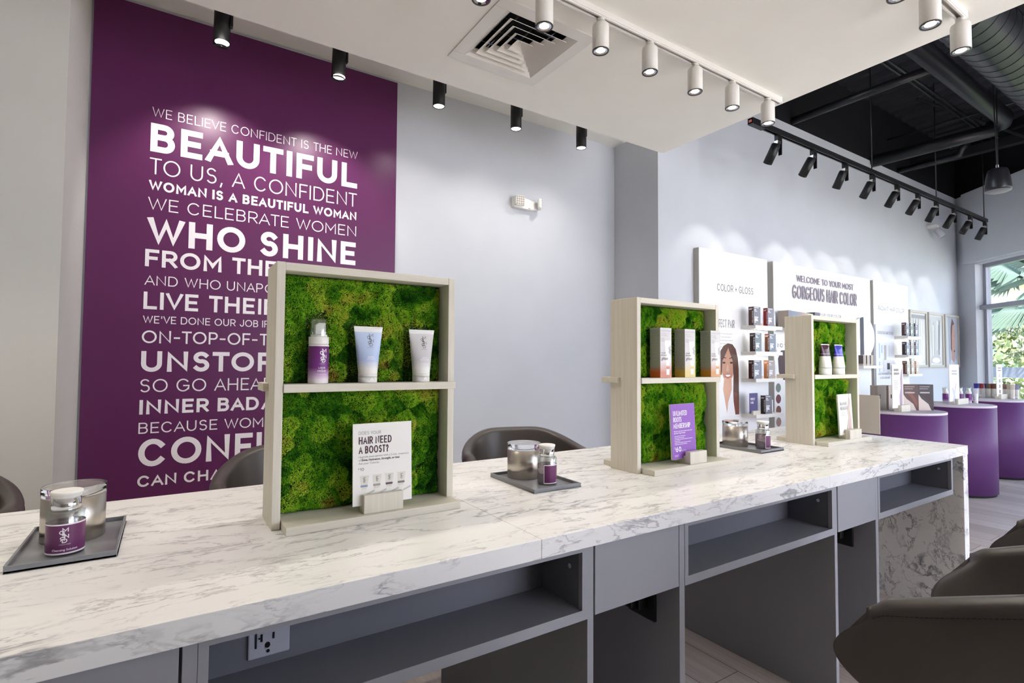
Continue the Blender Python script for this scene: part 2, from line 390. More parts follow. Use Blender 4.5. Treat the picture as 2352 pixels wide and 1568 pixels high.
def caps(s, x0, z0, h, w, width=None, track=0.20, space=0.42, sx=1.0, align='L', mirror=False):
    """polygons of a line of capitals: base line z0, height h, stroke w (share of h); width fits the line"""
    adv = 0.0; pos = []
    for i, ch in enumerate(s):
        if ch == ' ': adv += space; continue
        g = GL.get(ch)
        if g is None: continue
        gw = g[0] + w
        if pos and adv > 0: adv -= track*KERN.get(prev, (0, 0))[1]*0.5 + track*KERN.get(ch, (0, 0))[0]*0.5 if s[max(0, i-1)] != ' ' else 0
        prev = ch; pos.append((adv, gw, ch)); adv += gw + track
    tot = (pos[-1][0]+pos[-1][1]) if pos else 0.0
    k = (width/h/tot) if width else sx
    off = {'L': 0.0, 'C': -tot*k/2, 'R': -tot*k}[align]
    out = []
    for a, gw, ch in pos:
        gwk = max(gw*k, w)
        for li, st in enumerate(GL[ch][1]):
            q = [(w/2 + x*(gwk-w), w/2 + y*(1-w)) for x, y in st]
            for qi, poly in enumerate(stroke_polys(q, w)):
                lay = qi % 2 + (2 if qi == len(q)-2 and len(q) > 2 else 0)
                P = PL((x0+(off+a*k+u)*h, z0+(v if ch in ',$/Q' else min(1.0, max(0.0, v)))*h) for u, v in poly); P.layer = li*4 + lay
                out.append(P)
    return out, tot*k*h
def btext(s, size, x0=0.0, z0=0.0, shear=0.0, align='LEFT', bold=0.0):
    c = bpy.data.curves.new('tmp', 'FONT'); c.body = s; c.size = size; c.shear = shear; c.resolution_u = 2; c.offset = bold; c.align_x = align
    o = bpy.data.objects.new('tmp', c); COL.objects.link(o)
    dg = bpy.context.evaluated_depsgraph_get(); me = bpy.data.meshes.new_from_object(o.evaluated_get(dg))
    out = [[(x0+me.vertices[i].co.x, z0+me.vertices[i].co.y) for i in p.vertices] for p in me.polygons]
    bpy.data.objects.remove(o); bpy.data.curves.remove(c); bpy.data.meshes.remove(me)
    return out
def lines_block(x0, z0, n, w, dz, h, rnd, jag=0.35):      # body copy too small to read: thin bars of words
    out = []
    for i in range(n):
        x = x0; end = x0 + w*(1-jag*rnd.random())
        while x < end:
            l = w*(0.05+0.10*rnd.random()); out.append([(x, z0-i*dz), (min(x+l, end), z0-i*dz), (min(x+l, end), z0-i*dz+h), (x, z0-i*dz+h)]); x += l+w*0.02
    return out
def rect(x0, z0, x1, z1): return [(x0, z0), (x1, z0), (x1, z1), (x0, z1)]
def ell(cx, cz, rx, rz, n=28, a0=0, a1=360): return [(cx+rx*cos(math.radians(a0+(a1-a0)*i/n)), cz+rz*sin(math.radians(a0+(a1-a0)*i/n))) for i in range(n if a1-a0 >= 360 else n+1)]
def monogram(x0, z0, h, w=0.05):                # the stacked thin-line letter mark on the packs, about half as wide as high
    out = []
    def put(ch, x, z, gw, gh, flip=False):
        for st in GL[ch][1]:
            q = [((1-a if flip else a)*gw, b*gh) for a, b in st]
            out.extend([[(x0+(x+u)*h, z0+(z+v)*h) for u, v in p] for p in stroke_polys(q, w, False)])
    put('M', .17, .74, .30, .26); put('D', .0, .60, .20, .22, True); put('E', .18, .55, .12, .20)
    put('S', .14, .40, .18, .20); put('N', .30, .32, .20, .24); put('R', .05, .12, .22, .26, True); put('D', .17, .0, .24, .25)
    return out
def front(y):  return lambda u, v: (u, y, v)
def wrapz(r, y0=0.0): return lambda u, v: (r*sin(u/r), y0-r*cos(u/r), v)
# ---------------------------------------------------------------- the setting
YB, YW, XL, XR = 3.33, 2.842, -0.365, 3.209          # alcove back wall, front walls, alcove sides
struct('floor', MB().box((-3.4, -4.5, -0.08), (9.9, 3.45, 0)), M['floor'])
struct('wall_back', MB().box((XL, YB, 0), (XR, YB+0.12, 3.0)), M['wall'])
struct('wall_left', MB().box((-3.4, 2.71, 0), (XL, YB+0.12, 3.0)), M['wall_l'])
struct('wall_right', MB().box((XR, YW, 0), (9.405, YB+0.12, 3.5)), M['wall'])
struct('trim_1', MB().box((XR, YW, 3.5), (9.405, YB+0.12, 4.2)), M['blackc'])
struct('baseboard_back', MB().box((XL, YB-0.012, 0), (XR, YB, 0.1)), M['grey'])
# dropped ceiling over the counter, with the opening for the air diffuser
VX, VY, VH = 1.335, 2.005, 0.19
SX1, SY1 = 2.867, 2.496
sof = MB()
sof.box((-3.4, -4.5, 2.6), (VX-VH, SY1, 2.72)); sof.box((VX+VH, -4.5, 2.6), (SX1, SY1, 2.72))
sof.box((VX-VH, -4.5, 2.6), (VX+VH, VY-VH, 2.72)); sof.box((VX-VH, VY+VH, 2.6), (VX+VH, SY1, 2.72))
struct('ceiling', sof, M['ceil'])
struct('ceiling_alcove', MB().box((-3.4, SY1, 3.0), (XR, YB+0.12, 3.1)), M['ceil'])
struct('trim_2', MB().box((-3.4, SY1-0.06, 2.72), (SX1, SY1, 3.0)), M['ceil'])
dk = MB()                                            # open black roof deck, ribs running across the shop
dk.box((-3.4, -4.5, 4.24), (9.9, YB+0.12, 4.3))
x = 2.9
while x < 9.8:
    dk.prism([(x, 4.19), (x+0.07, 4.19), (x+0.10, 4.24), (x-0.03, 4.24)], -4.5, YW); x += 0.2
struct('ceiling_deck', dk, M['deck'])

# window wall, turned towards the room
P0 = Vector((9.405, 2.842, 0)); DA = math.radians(-128); WD = Vector((cos(DA), sin(DA), 0)); WN = Vector((WD.y, -WD.x, 0))  # WN points outside
if WN.x < 0: WN = -WN
WM = Matrix.Translation(P0) @ Matrix(((WD.x, WN.x, 0, 0), (WD.y, WN.y, 0, 0), (0, 0, 1, 0), (0, 0, 0, 1)))
def wbox(mb, t0, t1, n0, n1, z0, z1, mi=0):
    return mb.obox((0, 0, 0), (t1-t0, n1-n0, z1-z0), mi=mi, M4=WM @ Matrix.Translation(((t0+t1)/2, (n0+n1)/2, (z0+z1)/2)))
WT0, WT1, WZ0, WZ1 = 0.32, 6.3, 0.35, 2.50
ww = MB()
wbox(ww, 0, WT0, 0, 0.20, 0, 3.5); wbox(ww, WT0, 6.5, 0, 0.20, WZ1, 3.5); wbox(ww, WT0, 6.5, 0, 0.20, 0, WZ0); wbox(ww, WT1, 6.5, 0, 0.20, WZ0, WZ1)
wbox(ww, 0.185, 6.5, -0.06, 0.0, 2.52, 3.5)
struct('wall_window', ww, M['wall'])
struct('wall_front', MB().box((-3.5, -3.1, 0), (1.6, -3.0, 4.2)).box((1.6, -3.1, 3.3), (5.5, -3.0, 4.2)).box((1.6, -3.1, 0), (5.5, -3.0, 0.1)).box((5.4, -3.0, 0), (5.5, -2.2, 4.2)).box((-3.5, -3.0, 0), (-3.4, 2.71, 4.2)), M['wall_l'])
w2 = thing('window_2', None, None); w2['kind'] = 'structure'
MB().box((1.6, -3.055, 0.1), (5.4, -3.05, 3.3)).build('pane', M['pane'], w2)
m = MB()
for xx in (1.6, 2.85, 4.1, 5.35): m.box((xx, -3.08, 0.1), (xx+0.05, -3.02, 3.3))
m.box((1.6, -3.08, 2.35), (5.4, -3.02, 2.41)); m.build('window_frame', mat('shopfront_metal', '#9a9ba3', 0.4, 0.3), w2)
struct('trim_3', wbox(MB(), 0, 6.5, 0, 0.2, 3.5, 4.2), M['blackc'])
wroot = thing('window_1', None, None); wroot['kind'] = 'structure'
fr = MB(); fm = mat('window_frame_metal', '#9a9ba3', 0.4, 0.3)
for t in (WT0, 1.80, 3.30, 4.80, WT1-0.05): wbox(fr, t, t+0.05, 0.10, 0.16, WZ0, WZ1)
wbox(fr, WT0, WT1, 0.10, 0.16, WZ1-0.05, WZ1); wbox(fr, WT0, WT1, 0.10, 0.16, WZ0, WZ0+0.06); wbox(fr, WT0, WT1, 0.05, 0.17, 1.878, 1.937)
fr.build('window_frame', fm, wroot)
wbox(MB(), WT0, WT1, 0.128, 0.134, WZ0, WZ1).build('pane', M['dim_pane'], wroot)
def wplace(u, v):                                   # lettering on the glass, right way round from outside
    q = WM @ Vector((0, 0.124, v)) + WD*u; return (q.x, q.y, q.z)
lt = MB(); kx = 0.40
for i, (s, t0, z) in enumerate([('SAY GOODBYE HARSH', .665, 1.505), ('INGREDIENTS', .80, 1.365), ('HELLO BEAUTIFUL', .665, 1.225), ('COLOR', .905, 1.085)]):
    P, wdt = caps(s, 0, z, 0.095, 0.09, sx=0.62, track=0.2)
    lt.flat([[(t0+wdt-u, v) for u, v in p] for p in P], wplace)
lt.build('lettering', mat('window_vinyl', '#8b8d93', 0.6), wroot)

# ---------------------------------------------------------------- mural
mur = thing('mural_panel', 'tall dark purple wall panel covered in white motivational lettering', 'wall mural', (0, YB, 0))
MB().box((-0.355, -0.015, 0.05), (1.232, -0.001, 2.98)).build('panel', M['purple'], mur)
T, B = 0.085, 0.205
ROWS = [("WE BELIEVE CONFIDENT IS THE NEW", -0.102, 0.975, 2.409, 2.459, T, ''), ("BEAUTIFUL", -0.106, 0.975, 2.223, 2.374, B, ''),
 ("TO US, A CONFIDENT", -0.106, 0.975, 2.105, 2.190, T, ''), ("WOMAN IS A BEAUTIFUL WOMAN", -0.107, 0.974, 2.019, 2.072, B, ''),
 ("WE CELEBRATE WOMEN", -0.108, 0.974, 1.916, 1.982, 0.09, ''), ("WHO SHINE", -0.107, 0.973, 1.735, 1.878, B, ''),
 ("FROM TH", -0.113, 0.440, 1.619, 1.709, 0.19, 'E'), ("AND WHO UNAP", -0.112, 0.446, 1.522, 1.574, 0.10, 'OLOGETICALLY'),
 ("LIVE THEI", -0.114, 0.438, 1.397, 1.487, 0.18, 'R'), ("WE'VE DONE OUR JOB IF", -0.114, 0.480, 1.324, 1.363, 0.12, ''),
 ("ON-TOP-OF-", -0.116, 0.424, 1.221, 1.287, 0.13, 'T'), ("UNSTO", -0.116, 0.409, 1.073, 1.180, 0.20, 'PPABLE'),
 ("SO GO AHEA", -0.118, 0.450, 0.968, 1.036, 0.10, 'D'), ("INNER BAD", -0.117, 0.439, 0.855, 0.929, 0.20, 'ASS'),
 ("BECAUSE WOM", -0.118, 0.464, 0.757, 0.813, 0.11, 'EN'), ("CONFI", -0.116, 0.455, 0.587, 0.728, 0.19, 'DENT'), ("CAN CH", -0.116, 0.198, 0.486, 0.543, 0.18, 'ANGE')]
lt = MB()
for s, x0, x1, z0, z1, w, rest in ROWS:
    P, wd = caps(s, x0, z0, z1-z0, w, width=x1-x0); lt.flat(P, front(-0.0158))
    if rest:
        _, nat = caps(s, 0, 0, 1, w); k = wd/(z1-z0)/nat
        P, _ = caps(rest, x1+0.2*k*(z1-z0), z0, z1-z0, w, sx=k); lt.flat(P, front(-0.0158))
lt.build('lettering', M['white_ink'], mur, fix=False)

# ---------------------------------------------------------------- counter
CT, YF, YR = 0.7733, 0.899, 1.724
top = thing('marble_worktop', 'long white marble worktop with grey veins and a waterfall end', 'counter', (0, 0, 0))
MB().box((-2.6, YF, CT-0.041), (0.66, YR, CT)).box((0.6606, YF, CT-0.041), (1.83, YR, CT)).box((1.8306, YF, CT-0.041), (3.054, YR, CT)).build('worktop', M['marble'], top, 0.0015)
MB().box((3.0, YF+0.002, 0.0), (3.0535, YR-0.002, CT-0.0415)).build('end_panel', M['marble_end'], top, 0.0015)
y0 = YF+0.020
def side(x0, x1): return MB().box((x0, y0, 0.0), (x1, 1.664, CT-0.042))
def cabinet(x0, x1, label, box=True):
    c = thing('drawer_cabinet', label, 'cabinet', (x0, y0, 0), group='grey drawer cabinets under the worktop')
    w = x1-x0
    MB().box((0, 0, 0), (0.018, 0.745, CT-0.042)).build('side_panel', M['grey'], c, 0.001)
    MB().box((w-0.020, 0, 0), (w, 0.745, CT-0.042)).build('side_panel', M['grey'], c, 0.001)
    MB().box((0.021, -0.002, 0.570), (w-0.024, 0.016, CT-0.045)).build('drawer_front', M['grey'], c, 0.0012)
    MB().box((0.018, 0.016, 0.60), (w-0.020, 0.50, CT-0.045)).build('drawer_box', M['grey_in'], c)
    if box:
        m = MB(); m.box((w-0.030, 0.075, 0.448), (w-0.020, 0.170, 0.545)); m.box((w-0.056, 0.105, 0.475), (w-0.030, 0.150, 0.535)); m.box((w-0.072, 0.118, 0.478), (w-0.056, 0.145, 0.515))
        m.build('power_box', M['black'], c, 0.003)
    return c
cabinet(-0.30, 0.048, 'grey drawer cabinet at the near left end under the worktop', False)
cabinet(0.803, 1.133, 'grey drawer cabinet between the two nearer open shelves under the worktop')
cabinet(1.896, 2.214, 'grey drawer cabinet next to the last open shelf by the marble end')
def cubby(x0, x1, label, outlet=False):
    c = thing('open_shelf_unit', label, 'shelf', (x0, y0, 0), group='open shelves under the worktop')
    w = x1-x0
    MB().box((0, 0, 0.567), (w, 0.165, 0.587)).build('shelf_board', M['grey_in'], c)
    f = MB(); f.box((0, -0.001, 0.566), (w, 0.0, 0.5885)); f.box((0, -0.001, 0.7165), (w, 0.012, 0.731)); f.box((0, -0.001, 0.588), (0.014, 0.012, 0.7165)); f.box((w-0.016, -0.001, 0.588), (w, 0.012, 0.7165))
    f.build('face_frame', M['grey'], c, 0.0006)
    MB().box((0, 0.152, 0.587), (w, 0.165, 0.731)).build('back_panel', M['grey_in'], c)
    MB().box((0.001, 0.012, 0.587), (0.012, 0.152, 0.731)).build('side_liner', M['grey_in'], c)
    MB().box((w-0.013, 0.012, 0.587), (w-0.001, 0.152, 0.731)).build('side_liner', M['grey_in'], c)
    k = MB(); k.tube([(w-0.012, 0.045, 0.672), (w-0.0155, 0.045, 0.672)], 0.0055, 14); k.build('lock_stud', M['chrome'], c)
    if outlet:
        p = MB(); p.box((0.085, 0.146, 0.603), (0.155, 0.152, 0.7165)); o = p.build('socket_plate', mat('socket_plastic', '#b9bac4', 0.4), c, 0.0025)
        q = MB()
        for zz in (0.632, 0.668): 
            q.box((0.105, 0.1448, zz), (0.1085, 0.1462, zz+0.013)); q.box((0.1015, 0.1448, zz+0.005), (0.105, 0.1462, zz+0.0075)); q.box((0.125, 0.1448, zz+0.001), (0.1285, 0.1462, zz+0.012))
            q.prism(ell(0.117, zz-0.008, 0.0045, 0.0052, 14), 0.1448, 0.1462)
        q.prism(ell(0.118, 0.613, 0.003, 0.003, 12), 0.1450, 0.1462); q.box((0.096, 0.1448, 0.622), (0.099, 0.1462, 0.700))
        q.build('socket_slots', M['black'], o)
    return c
cubby(0.048, 0.803, 'open grey shelf with a wall socket inside, nearest under the worktop', True)
cubby(1.133, 1.896, 'middle open grey shelf between two drawer cabinets under the worktop')
cubby(2.214, 2.930, 'open grey shelf beside the marble end panel of the worktop')

# ---------------------------------------------------------------- moss displays
def moss_mesh(w, h, seed, thick=0.02, coarse=1.0, dents=()):
    """cushions of moss over a sheet in x (0..w), z (0..h), thickness towards -y: a bed and its small leaves"""
    rng = np.random.RandomState(seed)
    pts = []
    for _ in range(4000):                                  # cushions keep a little apart, so furrows stay between them
        q = (rng.uniform(0, w), rng.uniform(0, h), rng.uniform(.020, .046)*coarse)
        if all((q[0]-a[0])**2+(q[1]-a[1])**2 > (0.60*(q[2]+a[2]))**2 for a in pts): pts.append(q)
    n = len(pts); cx, cz, rr = (np.array(v) for v in zip(*pts)); hh = thick*(rr/rr.max())**.45*rng.uniform(.62, 1.0, n); tone = rng.uniform(0, 1, n)
    m = int(900*w*h/0.11); sx, sz = rng.uniform(0, w, m), rng.uniform(0, h, m); sr = rng.uniform(.005, .010, m)
    def H(x, z):
        d = np.zeros_like(x); own = np.zeros(x.shape, int)
        for i in range(n):
            q = 1-((x-cx[i])**2+(z-cz[i])**2)/(rr[i]*1.12)**2
            v = np.where(q > 0, np.maximum(q, 0)**.55*hh[i], 0); k = v > d; d = np.where(k, v, d); own = np.where(k, i, own)
        return d, own
    def h2(x, z):
        d, own = H(x, z); cell = 0.02; e = np.zeros_like(d)
        gx, gz = (x/cell).astype(int), (z/cell).astype(int); key = gx*1000+gz
        order = np.argsort(key.ravel()); ks = key.ravel()[order]; xr, zr = x.ravel(), z.ravel(); er = e.ravel()
        for i in range(m):
            for ax in (-1, 0, 1):
                for az in (-1, 0, 1):
                    kk = (int(sx[i]/cell)+ax)*1000+int(sz[i]/cell)+az
                    l, r = np.searchsorted(ks, kk), np.searchsorted(ks, kk+1)
                    if r > l:
                        id_ = order[l:r]; q = 1-((xr[id_]-sx[i])**2+(zr[id_]-sz[i])**2)/sr[i]**2
                        er[id_] = np.maximum(er[id_], np.sqrt(np.maximum(q, 0))*sr[i]*0.55)
        for x0, x1, z1 in dents:                           # pressed flat where packs stand
            inside = np.clip(np.minimum.reduce([x-x0, x1-x, z1-z])/0.012+1, 0, 1); d = d*(1-0.75*inside)
        edge = np.clip(np.minimum.reduce([x, w-x, z, h-z])/0.018, 0.25, 1)
        return 0.002+d*edge+er.reshape(x.shape)*np.clip(d/0.006, 0, 1), own, d
    gx, gz = np.meshgrid(np.linspace(0.001, w-0.001, 110), np.linspace(0.001, h-0.001, 90)); gy, _, _ = h2(gx, gz)
    core = [[(gx[i, j], -gy[i, j]*0.94, gz[i, j]) for j in range(110)] for i in range(90)]
    K = int(120000*w*h/0.11); x = rng.uniform(0.002, w-0.002, K); z = rng.uniform(0.002, h-0.002, K)
    y, own, d = h2(x, z); keep = rng.uniform(0, 1, K) < np.clip(d/(thick*0.42), 0.10, 1); x, z, y, own = x[keep], z[keep], y[keep], own[keep]; K = len(x)  # leaves thinned in the furrows, baring the bed coloured as shade
    e = 0.0012; y1 = h2(x+e, z)[0]; y2 = h2(x, z+e)[0]
    nrm = np.stack([-(y1-y)/e, -np.ones(K), -(y2-y)/e], 1); nrm /= np.linalg.norm(nrm, axis=1)[:, None]
    dirn = nrm + rng.normal(0, .42, (K, 3)); dirn /= np.linalg.norm(dirn, axis=1)[:, None]
    side = np.cross(dirn, rng.normal(0, 1, (K, 3))); side /= np.linalg.norm(side, axis=1)[:, None]
    L = rng.uniform(.0022, .0052, K)[:, None]; wd = rng.uniform(.0006, .0012, K)[:, None]
    b = np.stack([x, -y+0.0008, z], 1); C = b+dirn*L
    C[:, 0] = np.clip(C[:, 0], 0.0005, w-0.0005); C[:, 2] = np.clip(C[:, 2], 0.0005, h-0.0005)
    V = np.stack([b-side*wd, b+side*wd, C], 1).reshape(-1, 3)
    me = bpy.data.meshes.new('moss'); me.vertices.add(3*K); me.vertices.foreach_set('co', V.ravel())
    me.loops.add(3*K); me.loops.foreach_set('vertex_index', np.arange(3*K, dtype=np.int32))
    me.polygons.add(K); me.polygons.foreach_set('loop_start', np.arange(K, dtype=np.int32)*3); me.polygons.foreach_set('loop_total', np.full(K, 3, dtype=np.int32))
    tn = me.attributes.new('tone', 'FLOAT', 'FACE'); tn.data.foreach_set('value', np.clip(tone[own]+rng.normal(0, .12, K), 0, 1).astype(np.float32))
    me.materials.append(M['moss']); me.update()
    return core, me
BW, BH, BD = 0.4345, 0.585, 0.125
def moss_display(x, y, label, seed, dents=()):
    t = thing('moss_display', label, 'display stand', (x, y, CT), group='moss wall displays on the worktop')
    MB().box((0, 0, 0), (0.018, BD, BH)).build('side_board', M['wood_z'], t, 0.0012)
    MB().box((BW-0.018, 0, 0), (BW, BD, BH)).build('side_board', M['wood_z'], t, 0.0012)
    MB().box((0.018, 0.0005, BH-0.0185), (BW-0.018, BD-0.0005, BH-0.0005)).build('top_board', M['wood_x'], t, 0.0012)
    MB().box((0.0195, -0.056, 0), (BW-0.006, BD+0.056, 0.018)).build('base_board', M['wood_x'], t, 0.0012)
    f = MB(); f.box((0.0185, -0.004, 0.296), (BW+0.003, 0.052, 0.3145)); f.build('shelf', M['wood_x'], t, 0.001)
    f = MB(); f.box((-0.012, 0.078, 0.296), (BW-0.0185, BD+0.034, 0.3145)); f.build('shelf', M['wood_x'], t, 0.001)
    MB().box((0.018, 0.0622, 0.018), (BW-0.018, 0.074, BH-0.018)).build('back_board', M['moss_shade'], t)
    for z0, z1, sd, tk in ((0.0185, 0.2955, seed, 0.030), (0.315, BH-0.019, seed+7, 0.019)):
        core, me = moss_mesh(BW-0.0375, z1-z0, sd, tk, 1.0 if seed < 10 else 1.35, dents if sd != seed else ())
        cm = MB().grid(core).build('moss_bed', M['moss_shade'], t, fix=False); cm.location = (0.01875, 0.0620, z0)
        o = bpy.data.objects.new('moss', me); COL.objects.link(o); o.parent = t; o.location = (0.01875, 0.0620, z0); o['kind'] = 'stuff'; cm['kind'] = 'stuff'
    return t
MX = (0.195, 1.3035, 2.426); MY = (1.2476, 1.2462, 1.2613)
moss_display(MX[0], MY[0], 'largest moss display in a whitewashed frame, nearest on the worktop, with the purple bottle', 3, ((.055, .10, .16), (.155, .225, .14), (.295, .365, .14)))
moss_display(MX[1], MY[1], 'middle moss display in a whitewashed frame holding three gradient cartons', 21, ((.08, .155, .18), (.205, .28, .18), (.35, .42, .18)))
moss_display(MX[2], MY[2], 'far moss display in a whitewashed frame holding two shiny capped tubes', 42, ((.10, .18, .15), (.225, .305, .15)))

# packs on the shelves of the displays
SH = CT+0.3147
def foam_bottle(loc, label, rz=0.0, group=None, cap_clear=True):
    t = thing('foam_bottle', label, 'bottle', loc, rz, group)
    r = 0.0224
    MB().lathe([(r-0.002, 0), (r, 0.002), (r, 0.087), (r-0.0015, 0.0895)], 36).build('body', gradz('foam_print', [(0.0, '#efe9ea'), (0.009, '#efe6ea'), (0.020, '#caa4cc'), (0.036, '#7a3585'), (0.085, '#6f2a70'), (0.0855, '#f0ece6'), (0.09, '#f0ece6')]), t)
    MB().lathe([(r-0.001, 0.0897), (r-0.0005, 0.091), (r-0.0005, 0.106), (r-0.002, 0.107)], 36).build('collar', M['white'], t)
    m = MB(); m.lathe([(r-0.004, 0.107), (r-0.004, 0.112), (r-0.010, 0.113)], 28); m.prism([(-0.010, 0.112), (0.013, 0.112), (0.013, 0.139), (-0.002, 0.139), (-0.010, 0.133)], -0.009, 0.009); m.build('pump_head', M['white'], t, 0.001)
    MB().lathe([(r-0.002, 0.109), (r-0.002, 0.146), (r-0.005, 0.149), (0.0, 0.149)], 36, cap=False).build('clear_cap', M['acry'], t, fix=False)
    p = MB(); pl = wrapz(r+0.0003)
    p.flat(monogram(-0.0055+0.004, 0.049, 0.030, 0.05), pl)
    P, _ = caps('LOUD', 0.003, 0.0345, 0.0036, 0.22, align='C'); p.flat(P, pl); P, _ = caps('+', 0.003, 0.0312, 0.0026, 0.22, align='C'); p.flat(P, pl)
    P, _ = caps('PROUD', 0.003, 0.0272, 0.0036, 0.22, align='C'); p.flat(P, pl); p.flat(btext('Volumizing Foam', 0.0034, 0.003, 0.0205, align='CENTER'), pl)
    P, _ = caps('MADISON REED', 0.003, 0.0445, 0.0013, 0.12, align='C'); p.flat(P, pl)
    p.build('print', M['white_ink'], t, fix=False)
    return t
foam_bottle((0.2905, 1.266, SH), 'purple foam pump bottle with a clear cap on the nearest moss display')
def squeeze_tube(loc, label, cols, name1, name2, sub, s=1.0):
    t = thing('squeeze_tube', label, 'tube', loc, 0, 'squeeze tubes on the nearest moss display')
    rows = []
    for i in range(13):
        k = i/12; z = 0.022+k*0.108; rx = 0.0225+k*0.0125; ry = 0.0205*(1-k)**0.8+0.0012
        rows.append([(rx*cos(a)*s, ry*sin(a), z*s) for a in [2*pi*j/36 for j in range(36)]])
    MB().grid(rows, cv=True).build('tube_body', gradz('tube_print', [(0.022, '#efece4'), (0.034, '#ebe9e4'), (0.055, cols[0]), (0.122, cols[1]), (0.1222, '#f0efec'), (0.131, '#f0efec')]), t, fix=False)
    MB().box((-0.0352*s, -0.0012, 0.1295*s), (0.0352*s, 0.0012, 0.1355*s)).build('crimp', M['white'], t, 0.0004)
    c = MB(); c.lathe([(0.0205*s, 0), (0.0222*s, 0.001), (0.0224*s, 0.0135*s)], 36); c.lathe([(0.0224*s, 0.0140*s), (0.0224*s, 0.0222*s)], 36); o = c.build('flip_cap', M['white'], t)
    th = MB(); th.flat([ell(0.004, 0.006*s, 0.0078*s, 0.0085*s, 20, 0, 180)], wrapz(0.0227*s)); th.build('thumb_notch', colmat('#cfccc2'), o, fix=False)
    def pl(u, v):
        k = (v/s-0.022)/0.108; rx = (0.0225+k*0.0125)*s; ry = 0.0205*(1-k)**0.8+0.0012; q = max(-1, min(1, u/rx)); return (u, -ry*math.sqrt(1-q*q)-0.0003, v)
    p = MB(); p.flat(monogram(-0.0045, 0.088*s, 0.030*s, 0.03), pl); P, _ = caps('MADISON REED', 0.002, 0.0835*s, 0.0014, 0.12, align='C'); p.flat(P, pl); p.build('mark', M['ink'], t, fix=False)
    p = MB()
    for j, q in enumerate((name1, name2)): P, _ = caps(q, 0.003, (0.060-j*0.0048)*s, 0.0036, 0.2, align='C'); p.flat(P, pl)
    p.flat(btext(sub, 0.0034, 0.003, 0.0455*s, align='CENTER'), pl); p.build('print', M['white_ink'], t, fix=False)
    return t
squeeze_tube((0.406, 1.266, SH), 'pale blue squeeze tube standing on its cap on the nearest moss display', ('#b3c3e3', '#c3d2ea'), 'SLEEK', 'ATTACK', 'Styling Cream')
squeeze_tube((0.5445, 1.266, SH), 'pale grey squeeze tube standing on its cap on the nearest moss display', ('#c8c5c5', '#d5d2ce'), "LET'S", 'BOUNCE', 'Curl Defining Cream', 0.98)
def carton(loc, label, foot, side_foot):
    t = thing('gloss_carton', label, 'carton', loc, 0, 'gradient gloss cartons on the middle moss display')
    w, d, h = 0.057, 0.046, 0.172
    b = MB(); b.box((0, 0, 0), (w, d, h)); b.build('box', gradz('carton_print', [(0, foot), (0.018, foot), (0.055, '#d9d5d2'), (0.172, '#d4d1d0')], 0.5), t, 0.0006)
    k = MB(); k.flat([rect(-d+0.001, 0.001, -0.001, h-0.001)], lambda u, v: (-0.0003, -u, v)); k.build('side_label', gradz('carton_side', [(0, side_foot), (0.020, side_foot), (0.042, '#b9b3aa'), (0.172, '#bab5ad')], 0.5), t, fix=False)
    rnd = random.Random(5); k = MB(); k.flat(lines_block(-d+0.004, h-0.008, 42, d-0.007, 0.0033, 0.0011, rnd, 0.12), lambda u, v: (-0.0005, -(u+d)+d-0.0 if False else -u, v)); k.build('small_print', M['ink2'], t, fix=False)
    pl = front(-0.0004); a = MB()
    a.flat([[(0.022, 0.128), (0.051, 0.128), (0.046, 0.030), (0.030, 0.030)]], pl); a.build('tube_picture', gradz('tube_pic', [(0.03, foot), (0.036, foot), (0.045, '#efece2'), (0.128, '#f2f1ec')]), t, fix=False)
    MB().flat([[(0.0295, 0.030), (0.0465, 0.030), (0.0455, 0.010), (0.0305, 0.010)]], pl).build('cap_picture', M['white'], t, fix=False)
    p = MB(); pl = front(-0.0007); rn = random.Random(2)
    P, _ = caps('MADISON REED', 0.0035, 0.160, 0.0036, 0.11, width=0.050, track=0.3); p.flat(P, pl)
    for j, q in enumerate(('THE ULTIMATE', 'COLOR REFRESH')): P, _ = caps(q, 0.0035, 0.150-j*0.0062, 0.0027, 0.1, sx=0.95); p.flat(P, pl)
    p.flat(lines_block(0.0035, 0.135, 4, 0.022, 0.0034, 0.0009, rn), pl)
    p.build('fine_print', M['ink2'], t, fix=False)
    p = MB()
    for j, q in enumerate(('COLOR', 'REVIVING')): P, _ = caps(q, 0.0035, 0.083-j*0.0078, 0.0046, 0.16, sx=0.9); p.flat(P, pl)
    p.flat(btext('gloss', 0.016, 0.005, 0.0615, 0.35), pl); p.build('print', M['ink'], t, fix=False)
    m = MB(); m.flat(monogram(0.040, 0.082, 0.028, 0.03), front(-0.0009)); m.build('mark', M['ink2'], t, fix=False)
    return t
cy = MY[1]-0.006
carton((1.409, cy, SH), 'left gloss carton with a red-orange fade on the middle moss display', '#cf8a76', '#dd6a2a')
carton((1.5365, cy, SH), 'yellow-footed gloss carton between the two orange ones', '#dcc98a', '#d8b04a')
carton((1.6815, cy, SH), 'amber-footed gloss carton at the right end of the middle display shelf', '#d09a6c', '#d38a2c')
